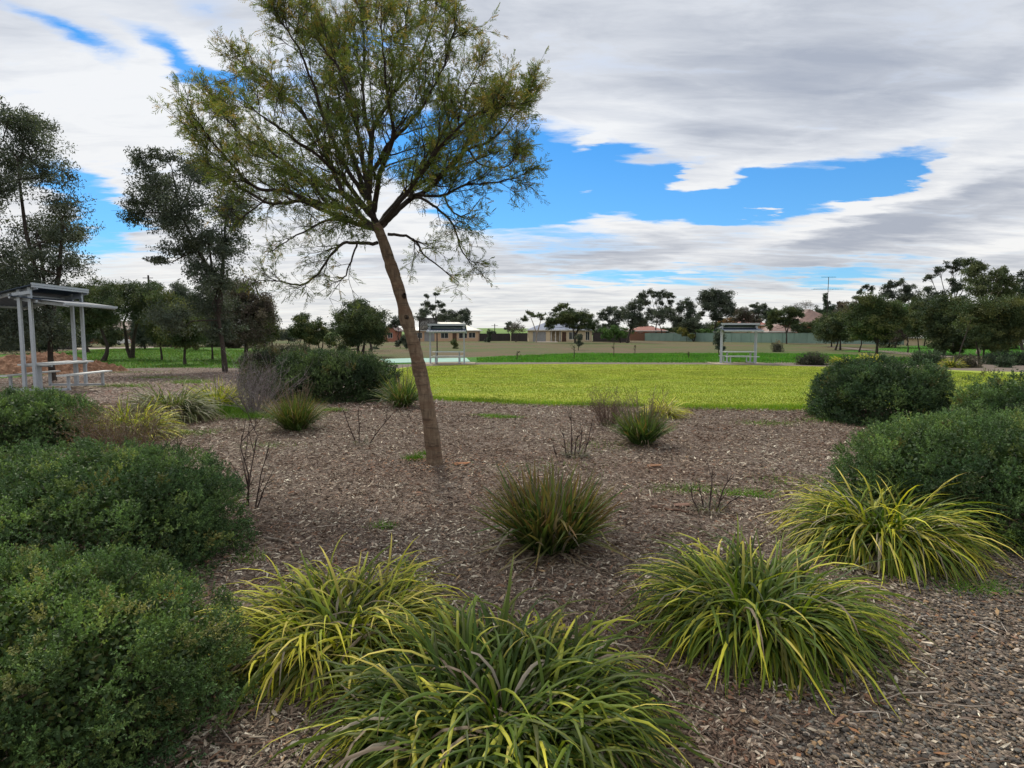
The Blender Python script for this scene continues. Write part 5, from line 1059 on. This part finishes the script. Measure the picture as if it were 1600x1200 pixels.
def house(label, px0, px1, D, depth, wallh, roofh, wm, rm, kind='hip', openings=(), eave=.5, rz=0, group='houses around the park', z=None, chimney=False):
    a = on(px0, D); b = on(px1, D); W = b[0] - a[0]; c = (a + b) / 2; c[1] = D; z0 = float(H(0, D)) if z is None else z; c[2] = z0
    e = empty('house', c, label, 'house', group); e.rotation_euler = (0, 0, rz)
    # local: front wall at y=0, faces -y
    hw = W / 2; t = .2
    wm_ = MB(); ops = sorted(openings)
    xs_ = [-hw]
    for o in ops: xs_ += [o[0] * hw - o[1] / 2, o[0] * hw + o[1] / 2]
    xs_.append(hw)
    for i in range(0, len(xs_) - 1):
        if i % 2 == 0: wm_.box(xs_[i], xs_[i + 1], 0, t, 0, wallh)
        else:
            o = ops[i // 2]; s, hd = (o[3], o[4])
            if s > 0.01: wm_.box(xs_[i], xs_[i + 1], 0, t, 0, s)
            wm_.box(xs_[i], xs_[i + 1], 0, t, hd, wallh)
    wm_.box(-hw, -hw + t, t, depth, 0, wallh); wm_.box(hw - t, hw, t, depth, 0, wallh); wm_.box(-hw + t, hw - t, depth - t, depth, 0, wallh)
    if kind == 'gable':
        wm_.add([(-hw, 0, wallh), (hw, 0, wallh), (0, 0, wallh + roofh * .96), (-hw, t, wallh), (hw, t, wallh), (0, t, wallh + roofh * .96)], [(0, 1, 2), (5, 4, 3), (0, 3, 4, 1), (1, 4, 5, 2), (2, 5, 3, 0)])
    wm_.out('wall', wm, e)
    for o in ops:
        x0, x1 = o[0] * hw - o[1] / 2, o[0] * hw + o[1] / 2; s, hd = o[3], o[4]
        if o[2] == 'window':
            f = MB(); w_ = .06
            f.box(x0, x1, .04, .14, s, s + w_); f.box(x0, x1, .04, .14, hd - w_, hd); f.box(x0, x0 + w_, .04, .14, s + w_, hd - w_); f.box(x1 - w_, x1, .04, .14, s + w_, hd - w_); f.box((x0 + x1) / 2 - .03, (x0 + x1) / 2 + .03, .05, .13, s + w_, hd - w_)
            w = f.out('window', M['white'], e); MB().box(x0 + w_, x1 - w_, .085, .095, s + w_, hd - w_).out('pane', M['glass'], w); MB().box(x0 - .08, x1 + .08, -.06, .035, s - .06, s - .003).out('sill', wm, w)
        elif o[2] == 'door':
            w = MB().box(x0, x1, .07, .13, s, hd).out('door', plain('door_brown', (.1, .05, .03), None, 3, .5), e); MB().box(x1 - .16, x1 - .1, .03, .07, 1.0, 1.1).out('handle', M['steel'], w)
        elif o[2] == 'garage':
            f = MB(); n = 5
            for i in range(n): f.box(x0, x1, .06 + .005 * (i % 2), .14, s + (hd - s) * i / n + .004, s + (hd - s) * (i + 1) / n)
            f.out('garage_door', M['garage'], e)
        elif o[2] == 'porch':
            MB().box(x0, x1, 1.6, 1.7, s, hd).out('porch_wall', wm, e); m = MB()
            for x in (x0 + .2, (x0 + x1) / 2, x1 - .2): m.box(x - .07, x + .07, .04, .18, s, hd - .003)
            m.out('porch_post', M['white'], e)
    ev = eave; X0, X1, Y0, Y1 = -hw - ev, hw + ev, -ev, depth + ev; zt = wallh + .02; r = MB()
    if kind == 'hip':
        q = min((X1 - X0), (Y1 - Y0)) / 2; ym = (Y0 + Y1) / 2
        if X1 - X0 > Y1 - Y0: A, B = (X0 + q, ym), (X1 - q - .01, ym)
        else: A, B = ((X0 + X1) / 2, Y0 + q), ((X0 + X1) / 2, Y1 - q - .01)
        V = [(X0, Y0, zt), (X1, Y0, zt), (X1, Y1, zt), (X0, Y1, zt), (A[0], A[1], zt + roofh), (B[0], B[1], zt + roofh)]
        fs = [(0, 1, 5, 4), (1, 2, 5), (2, 3, 4, 5), (3, 0, 4)] if X1 - X0 > Y1 - Y0 else [(0, 1, 4), (1, 2, 5, 4), (2, 3, 5), (3, 0, 4, 5)]
        r.add(V, fs + [(3, 2, 1, 0)])
    else:
        V = [(X0, Y0, zt - .1), (0, Y0, zt + roofh), (X1, Y0, zt - .1), (X0, Y1, zt - .1), (0, Y1, zt + roofh), (X1, Y1, zt - .1)]
        V += [(a_, b_, c_ - .12) for a_, b_, c_ in V]
        r.add(V, [(0, 1, 4, 3), (1, 2, 5, 4), (6, 9, 10, 7), (7, 10, 11, 8), (0, 6, 7, 1), (1, 7, 8, 2), (3, 4, 10, 9), (4, 5, 11, 10), (0, 3, 9, 6), (2, 8, 11, 5)])
    ro = r.out('roof', rm, e)
    f = MB(); f.box(X0, X1, Y0 - .06, Y0 - .003, zt - .19, zt + .02); f.box(X0 - .06, X0 - .003, Y0, Y1, zt - .19, zt + .02); f.box(X1 + .003, X1 + .06, Y0, Y1, zt - .19, zt + .02)
    if kind == 'hip': f.out('gutter', M['white'], ro)
    if chimney: MB().box(hw * .4, hw * .4 + .8, depth * .5, depth * .5 + .6, zt + roofh * .5, zt + roofh + .7).out('chimney', wm, ro)
    return e
house('small red brick gabled house left of the leaning trunk', 599, 618, 140, 8, 2.5, 1.3, M['redbrick'], M['roofdark'], 'gable', [(0.1, 1.2, 'window', .8, 2.0)])
house('cream brick house with a wide pale roof behind the middle shelter', 642, 747, 145, 10, 2.6, 2.0, M['creambrick'], M['roofpale'], 'hip', [(-.80, 2.2, 'window', .7, 2.1), (-.45, 2.4, 'garage', 0, 2.2), (.0, 1.8, 'window', .7, 2.1), (.30, 1.0, 'door', .0, 2.1), (.55, 2.0, 'window', .7, 2.1), (.82, 1.6, 'window', .8, 2.1)])
house('cream house with a blue grey roof and a garage behind the umbrella shaped tree', 826, 925, 140, 10, 2.7, 2.1, M['cream'], M['roofblue'], 'hip', [(-.66, 3.0, 'garage', 0, 2.3), (-.15, 2.4, 'porch', 0, 2.5), (.12, 1.0, 'door', 0, 2.2), (.38, 1.6, 'window', .5, 2.2), (.86, .9, 'window', .3, 2.3)])
house('low red roofed brick house left of the green fence', 987, 1040, 165, 10, 2.6, 1.6, M['redbrick'], M['roofred'], 'hip', [(-.5, 1.6, 'window', .8, 2.1), (.2, 1.8, 'window', .8, 2.1)])
house('red roofed house above the right shelter', 1155, 1200, 170, 10, 4.2, 2.0, M['creambrick'], M['roofred'], 'hip', [(.3, 1.4, 'window', 1.4, 2.6)])
house('red brick house with a big dull tiled roof by the antenna', 1246, 1312, 145, 12, 4.4, 3.4, M['redbrick'], M['roofterra'], 'hip', [(-.4, 1.6, 'window', 1.4, 2.5), (.4, 1.6, 'window', 1.4, 2.5)])
house('low house with a cream gutter behind the flat topped dark tree', 1203, 1243, 132, 8, 2.3, 1.6, M['redbrick'], M['roofterra'], 'hip', [(0, 1.4, 'window', .9, 2.0)])
house('dark roofed brick house glimpsed behind the left hand trees', 118, 262, 120, 10, 2.7, 1.7, M['redbrick'], M['roofdark'], 'hip', [(-.5, 2, 'window', .8, 2.1), (.1, 1, 'door', 0, 2.1), (.6, 2, 'window', .8, 2.1)])
house('white shed at the right edge behind the trees', 1585, 1640, 108, 7, 2.3, .9, M['white'], M['roofpale'], 'hip', [(-.3, 1.2, 'window', 1.0, 1.8)])
house('low cream outbuilding seen between the right hand trunks', 1441, 1464, 98, 5, 1.3, .5, M['cream'], M['roofpale'], 'hip', [])
def carport(px0, px1, D):
    a, b = on(px0, D), on(px1, D); c = (a + b) / 2; e = empty('carport', c, 'small pale roofed carport seen through the trees right of the tall gum', 'carport'); hw = (b[0] - a[0]) / 2
    MB().add([(-hw, 0, 2.4), (hw, 0, 2.4), (hw, 4, 2.4), (-hw, 4, 2.4), (0, 0, 3.0), (0, 4, 3.0)], [(0, 4, 5, 3), (4, 1, 2, 5), (0, 1, 4), (2, 3, 5), (0, 3, 2, 1)]).out('roof', M['roofpale'], e)
    for x in (-hw + .1, hw - .1):
        for y in (.1, 3.9): MB().box(x - .06, x + .06, y - .06, y + .06, 0, 2.4).out('post', M['white'], e)
carport(362, 379, 95)

# ------------------------------------------------------------------ fences
def ribfence(label, p0, p1, h, mat, pitch=.2, post=2.4, name='fence', group='fences behind the park'):
    p0, p1 = np.array(p0), np.array(p1); L = np.linalg.norm((p1 - p0)[:2]); a = math.atan2(p1[1] - p0[1], p1[0] - p0[0])
    e = empty(name, p0, label, 'fence', group); e.rotation_euler = (0, 0, a); m = MB(); n = int(L / pitch); V = []
    for i in range(n + 1):
        x = L * i / n; y = .03 if i % 2 else -.0; V += [(x, y, .03), (x, y, h), (x, y + .012, .03), (x, y + .012, h)]
    fs = []
    for i in range(n): k = 4 * i; fs += [(k, k + 4, k + 5, k + 1), (k + 2, k + 3, k + 7, k + 6), (k + 1, k + 5, k + 7, k + 3)]
    m.add(V, fs).out('panel', mat, e); MB().box(0, L, -.03, .06, h, h + .05).out('top_rail', mat, e)
    npst = int(L / post); 
    for i in range(npst + 1): MB().box(L * i / npst - .04, L * i / npst + .04, -.05, -.004, 0, h + .05).out('post', mat, e)
    return e
M['fencegreen'] = plain('pale_green_steel', (.24, .34, .28), (.19, .28, .235), .35, .5, .3); M['fencedark'] = plain('dark_timber_fence', (.05, .04, .038), (.035, .03, .028), 2, .8); M['fencetimber'] = plain('brown_timber_fence', (.22, .11, .07), (.15, .08, .05), 2, .8)
ribfence('long pale green steel fence behind the right shelter', on(1008, 155), on(1240, 118), 1.95, M['fencegreen'])
ribfence('pale green steel fence continuing behind the right hand trees', on(1240.5, 117.8), on(1445, 100), 1.95, M['fencegreen'])
ribfence('dark timber fence right of the pale roofed house', on(749, 146), on(797, 150), 1.8, M['fencedark'])
ribfence('dark timber fence left of the blue roofed house', on(799, 148), on(824, 142), 1.9, M['fencedark'])
ribfence('dark timber fence between the blue and the red roofed house', on(927, 138), on(984, 130), 2.0, M['fencedark'])
ribfence('short brown timber fence before the red roofed house', on(985, 158), on(1008, 155.5), 1.9, M['fencetimber'])
ribfence('dark timber fence behind the left hand trees', on(60, 72), on(118, 74), 1.8, M['fencedark'])

# dark mesh board behind the middle shelter
def board():
    c = gpt(669, 562); c = on(669, 50); e = empty('screen_board', c, 'dark square framed mesh board above the middle shelter', 'board'); ppm = F / 50
    z0 = at(669, 515, 50)[2] - c[2]; z1 = at(669, 498, 50)[2] - c[2]; hw = 13.5 / ppm; st = M['fencedark']
    m = MB()
    for i in range(26): z = z0 + (z1 - z0) * (i + .5) / 26; m.box(-hw, hw, -.008, .008, z - .014, z + .014)
    for i in range(40): x = -hw + 2 * hw * (i + .5) / 40; m.box(x - .009, x + .009, -.02, -.009, z0, z1)
    m.out('mesh', M['fencedark'], e)
    f = MB(); f.box(-hw - .05, hw + .05, -.04, .04, z1, z1 + .07); f.box(-hw - .05, hw + .05, -.04, .04, z0 - .07, z0)
    for x in (-hw - .05, hw - .0): f.box(x, x + .05, -.04, .04, z0, z1)
    f.bar((-hw, .03, z0), (0, .03, z1), .035, .035); f.bar((0, .03, z1), (hw, .03, z0), .035, .035); f.box(-.03, .03, .03, .06, z0, z1); f.out('frame', M['fencedark'], e)
    for x in (-hw, hw): MB().box(x - .045, x + .045, .045, .13, 0, z1).out('post', M['fencedark'], e)
board()
# antenna
def antenna():
    D = 143; c = on(1291, D); e = empty('antenna', c, 'tall television antenna mast above the tiled roof at right', 'antenna'); top = at(1292, 433, D)[2] - c[2]; low = at(1291, 452, D)[2] - c[2]
    MB().bar((0, 0, 0), (0, 0, top), .10, .10).out('mast', M['fencedark'], e)
    m = MB(); m.bar((-1.7, 0, top), (1.7, .0, top), .07, .07)
    for i in range(9): x = -1.1 + i * .27; m.bar((x, -.35, top + .02), (x, .35, top + .02), .02, .02)
    m.out('upper_aerial', M['fencedark'], e)
    m = MB(); m.bar((-3.6, 0, low), (3.6, 0, low + .05), .05, .05)
    for i in range(12): x = -3.4 + i * .6; m.bar((x, -1.2 + i * .06, low + .03), (x, 1.2 - i * .06, low + .03), .025, .025)
    m.bar((0, 0, low - .6), (1.2, 0, low), .03, .03); m.out('lower_aerial', M['fencedark'], e)
antenna()
def pole(px, ytop, D, label):
    c = on(px, D); e = empty('power_pole', c, label, 'power pole', 'poles in the distance'); h = at(px, ytop, D)[2] - c[2]; MB().bar((0, 0, 0), (0, 0, h), .22, .22).out('pole', M['fencedark'], e); MB().bar((-.9, -.14, h - .5), (.9, -.14, h - .5), .1, .1).out('crossarm', M['fencedark'], e)
pole(773, 506, 170, 'thin pole in front of the bright pasture hill'); pole(236, 430, 110, 'slender mast rising above the trees left of the tall gum')
# parked car far left
def car():
    D = 100; c = on(179, D); e = empty('parked_car', c, 'small white car parked far behind the bent trunk', 'car'); white = plain('car_white', (.7, .7, .68), (.68, .68, .66), 1, .25, .5)
    e.rotation_euler = (0, 0, R(70))
    def prof(pts, hw, taper=0):
        V = [(x, -hw + (taper if z > 1 else 0), z) for x, z in pts] + [(x, hw - (taper if z > 1 else 0), z) for x, z in pts]; n = len(pts)
        return V, [tuple(range(n)), tuple(range(2 * n - 1, n - 1, -1))] + [(i, i + n, (i + 1) % n + n, (i + 1) % n) for i in range(n)]
    m = MB(); m.add(*prof([(-2.1, .3), (-2.15, .75), (-1.75, .92), (-.95, .98), (.95, 1.0), (1.9, .95), (2.1, .7), (2.1, .3)], .84)); body = m.out('body', white, e)
    m = MB(); m.add(*prof([(-1.0, .985), (-.45, 1.42), (1.1, 1.44), (1.75, .98)], .74, .1)); m.out('roof', white, e)
    m = MB()
    for y in (-.755, .755): m.add([(-.8, y, 1.02), (1.4, y, 1.02), (1.05, y * .87, 1.37), (-.42, y * .87, 1.37)], [(0, 1, 2, 3)])
    m.out('side_window', M['glass'], e)
    for x in (-1.3, 1.3):
        for y in (-.8, .8):
            V, Fq = tubes([([(x, y - .1, .32), (x, y + .1, .32)], [.32, .32])], 14); w = build('wheel', np.concatenate([V, [[x, y - .1, .32], [x, y + .1, .32]]]), [tuple(q) for q in Fq.tolist()] + [(28, (i + 1) % 14, i) for i in range(14)] + [(29, 14 + i, 14 + (i + 1) % 14) for i in range(14)], M['black'], e, world=False)
            V, Fq = tubes([([(x, y - .11, .32), (x, y + .11, .32)], [.19, .19])], 12); build('rim', np.concatenate([V, [[x, y - .11, .32], [x, y + .11, .32]]]), [tuple(q) for q in Fq.tolist()] + [(24, (i + 1) % 12, i) for i in range(12)] + [(25, 12 + i, 12 + (i + 1) % 12) for i in range(12)], M['steel'], w, world=False)
    for y in (-.55, .55): MB().box(-2.17, -2.12, y - .16, y + .16, .6, .74).out('headlight', M['alum'], e)
car()

# ------------------------------------------------------------------ sky and light
SUN_AZ, SUN_EL = R(-22), R(48)      # azimuth from +Y towards +X
w = bpy.data.worlds.new('World'); sc.world = w; w.use_nodes = True; t = w.node_tree; t.nodes.clear(); nt = NT(t)
out = t.nodes.new('ShaderNodeOutputWorld'); bg = t.nodes.new('ShaderNodeBackground')
t.links.new(bg.outputs[0], out.inputs[0])
SKYK = .12
sky = t.nodes.new('ShaderNodeTexSky'); sky.sky_type = 'NISHITA'; sky.sun_disc = False; sky.sun_elevation = SUN_EL; sky.sun_rotation = SUN_AZ; sky.air_density = 1.0; sky.dust_density = .3; sky.ozone_density = 3.0
bg.inputs['Strength'].default_value = SKYK
gen = t.nodes.new('ShaderNodeTexCoord').outputs['Generated']
sep = t.nodes.new('ShaderNodeSeparateXYZ'); t.links.new(gen, sep.inputs[0]); sx, sy, sz = sep.outputs
az = nt.math('ARCTAN2', sx, sy); el = nt.math('ARCSINE', sz)
cz = nt.math('ADD', nt.math('MAXIMUM', sz, 0.0), .09)
cu = nt.math('DIVIDE', sx, cz); cv = nt.math('DIVIDE', sy, cz)
def comb(a, b, c=0.0):
    n = t.nodes.new('ShaderNodeCombineXYZ')
    for i, v in enumerate((a, b, c)):
        if isinstance(v, (int, float)): n.inputs[i].default_value = v
        else: t.links.new(v, n.inputs[i])
    return n.outputs[0]
cp = comb(cu, cv)          # cloud-deck coordinates
ae = comb(az, el)
# streaks: the deck is drawn out along one wind direction
st1 = nt.mapping(cp, rot=(0, 0, R(-62)), scale=(.42, 1.7, 1)); st2 = nt.mapping(cp, rot=(0, 0, R(-62)), scale=(.8, 2.0, 1))
n1 = nt.noise(st1, 1.5, 9, .60, Distortion=.5); n2 = nt.noise(st2, 3.6, 8, .62, Distortion=.6); n3 = nt.noise(cp, .55, 6, .55)
# warp of direction space so that the openings get ragged edges
wn = t.nodes.new('ShaderNodeTexNoise'); t.links.new(nt.mapping(cp, rot=(0, 0, R(-62)), scale=(.7, 1.6, 1)), wn.inputs['Vector']); wn.inputs['Scale'].default_value = 2.4; wn.inputs['Detail'].default_value = 7; wn.inputs['Roughness'].default_value = .6
sub_ = t.nodes.new('ShaderNodeVectorMath'); sub_.operation = 'SUBTRACT'; t.links.new(wn.outputs['Color'], sub_.inputs[0]); sub_.inputs[1].default_value = (.5, .5, .5)
mul_ = t.nodes.new('ShaderNodeVectorMath'); mul_.operation = 'MULTIPLY'; t.links.new(sub_.outputs[0], mul_.inputs[0]); mul_.inputs[1].default_value = (.17, .075, 0)
add_ = t.nodes.new('ShaderNodeVectorMath'); add_.operation = 'ADD'; t.links.new(ae, add_.inputs[0]); t.links.new(mul_.outputs[0], add_.inputs[1]); aew = add_.outputs[0]
def blobs(lst, src):
    acc = None
    for (px, py, rx, ry, ang, s) in lst:
        d = unit(ray(px, py)); a0 = math.atan2(d[0], d[1]); e0 = math.asin(d[2])
        k = math.cos(math.atan((px - 800) / F)); ka = F / k ** 2 / 1.0
        m = nt.mapping(src, loc=(a0, e0, 0), rot=(0, 0, R(ang)), scale=(rx / F * k * 1.0, ry / F * (k if True else 1), 1), typ='TEXTURE')
        gr = t.nodes.new('ShaderNodeTexGradient'); gr.gradient_type = 'SPHERICAL'; t.links.new(m, gr.inputs[0])
        v = nt.math('MULTIPLY', gr.outputs[1], s); acc = v if acc is None else nt.math('ADD', acc, v)
    return acc
gaps = blobs([(870, 290, 210, 120, 0, 1.5), (760, 260, 160, 90, 0, 1.0), (650, 210, 130, 80, 20, .9), (1010, 295, 190, 62, -4, 1.3), (1210, 298, 230, 50, 5, 1.5), (1150, 335, 180, 40, 0, .9), (1370, 276, 130, 34, 10, 1.0), (780, 335, 130, 26, 0, .9), (480, 300, 120, 60, 0, .35),
              (135, 300, 90, 42, -28, 1.15), (160, 355, 60, 50, 0, 1.0), (90, 42, 150, 22, -14, .74), (280, 88, 150, 20, -20, .7), (330, 22, 70, 40, 0, .5), (345, 135, 60, 30, -20, .7),
              (1330, 428, 150, 24, 3, .85), (1010, 432, 300, 15, 0, .75), (760, 330, 60, 20, 0, .6), (470, 150, 120, 60, 0, .5), (560, 60, 110, 40, 0, .4), (140, 410, 80, 40, 0, .25)], aew)
puffs = blobs([(1085, 285, 85, 24, 2, 2.4), (920, 304, 70, 12, 4, 1.5), (1165, 327, 34, 9, 0, 1.5), (1200, 326, 26, 7, 0, 1.3), (925, 232, 60, 12, 10, .8), (1000, 200, 260, 60, 0, .8), (1230, 236, 120, 22, 8, .9), (1000, 350, 330, 26, 0, .7), (1420, 300, 160, 26, 20, .9), (250, 150, 150, 60, 0, .5)], aew)
greys = blobs([(1250, 70, 620, 170, 0, .72), (1120, 140, 420, 60, -2, .35), (1500, 130, 280, 60, 16, .35), (1390, 370, 420, 50, 13, .95), (1500, 300, 260, 26, 16, .55), (1290, 150, 260, 60, 0, .3), (940, 398, 360, 34, 2, .85), (1480, 420, 300, 26, 4, .5), (160, 375, 140, 26, 0, .6), (30, 60, 220, 80, 0, .45), (620, 20, 400, 100, 0, .5), (750, 470, 500, 16, 0, .3), (1130, 205, 190, 22, 0, .35), (560, 410, 260, 18, 0, .4)], aew)
whites = blobs([(1300, 345, 330, 22, 14, .6), (1530, 395, 180, 15, 10, .4), (1000, 175, 340, 60, 0, .55), (230, 170, 330, 120, 0, .5), (850, 350, 330, 30, 0, .6), (1330, 230, 300, 35, 8, .4), (1530, 70, 150, 30, 14, .35)], aew)
dens_ = nt.math('ADD', nt.math('ADD', .74, nt.math('MULTIPLY', nt.math('SUBTRACT', n1, .5), 1.1)), nt.math('MULTIPLY', nt.math('SUBTRACT', n2, .5), .75))
dens_ = nt.math('ADD', nt.math('SUBTRACT', dens_, nt.math('MULTIPLY', gaps, 1.05)), puffs)
alpha = nt.ramp(dens_, [(.04, 0), (.24, .28), (.44, .78), (.66, 1)])
gsh = nt.math('ADD', nt.math('ADD', nt.math('MULTIPLY', greys, .9), .14), nt.math('MULTIPLY', nt.math('SUBTRACT', n1, .5), 1.3))
gsh = nt.math('ADD', gsh, nt.math('MULTIPLY', nt.math('SUBTRACT', n2, .5), .85)); gsh = nt.math('SUBTRACT', gsh, nt.math('MULTIPLY', whites, .6))
thick = nt.ramp(nt.math('SUBTRACT', dens_, .3), [(0, .55), (.35, 1)])
gsh = nt.math('MULTIPLY', gsh, thick, clamp=True)
kk = 1 / SKYK
ccol = nt.ramp(gsh, [(0, (.90, .92, .95)), (.35, (.72, .755, .82)), (.7, (.54, .58, .66)), (1, (.42, .465, .56))])
ccol = nt.mix(1.0, ccol, (kk, kk, kk), 'MULTIPLY')
skyc = nt.mix(1.0, sky.outputs[0], (.28, .75, 1.10), 'MULTIPLY')
hz = nt.ramp(el, [(0, .5), (.14, .14), (.3, 0)])
skyc = nt.mix(hz, skyc, (.56 * kk, .74 * kk, .88 * kk))
wl = nt.ramp(el, [(0, (1.06, 1.02, .93)), (.12, (1.02, 1.0, .97)), (.3, (1, 1, 1))])
ccol = nt.mix(1.0, ccol, wl, 'MULTIPLY')
fin = nt.mix(alpha, skyc, ccol)
t.links.new(fin, bg.inputs[0])
for nd in t.nodes:
    if nd.bl_idname == 'ShaderNodeMix': nd.clamp_result = False; nd.clamp_factor = True
sl = bpy.data.lights.new('sun', 'SUN'); sl.energy = 3.4; sl.angle = R(9); sl.color = (1, .93, .82)
so = bpy.data.objects.new('sun', sl); COL.objects.link(so)
sd = Vector((math.sin(SUN_AZ) * math.cos(SUN_EL), math.cos(SUN_AZ) * math.cos(SUN_EL), math.sin(SUN_EL)))
so.rotation_euler = sd.to_track_quat('Z', 'Y').to_euler(); so.location = (0, 0, 30)
sc.view_settings.view_transform = 'Standard'; sc.view_settings.look = 'None'; sc.view_settings.exposure = 0; sc.view_settings.gamma = 1
sc.cycles.max_bounces = 6; sc.cycles.diffuse_bounces = 3; sc.cycles.transmission_bounces = 3; sc.cycles.use_adaptive_sampling = True; sc.cycles.adaptive_threshold = .02
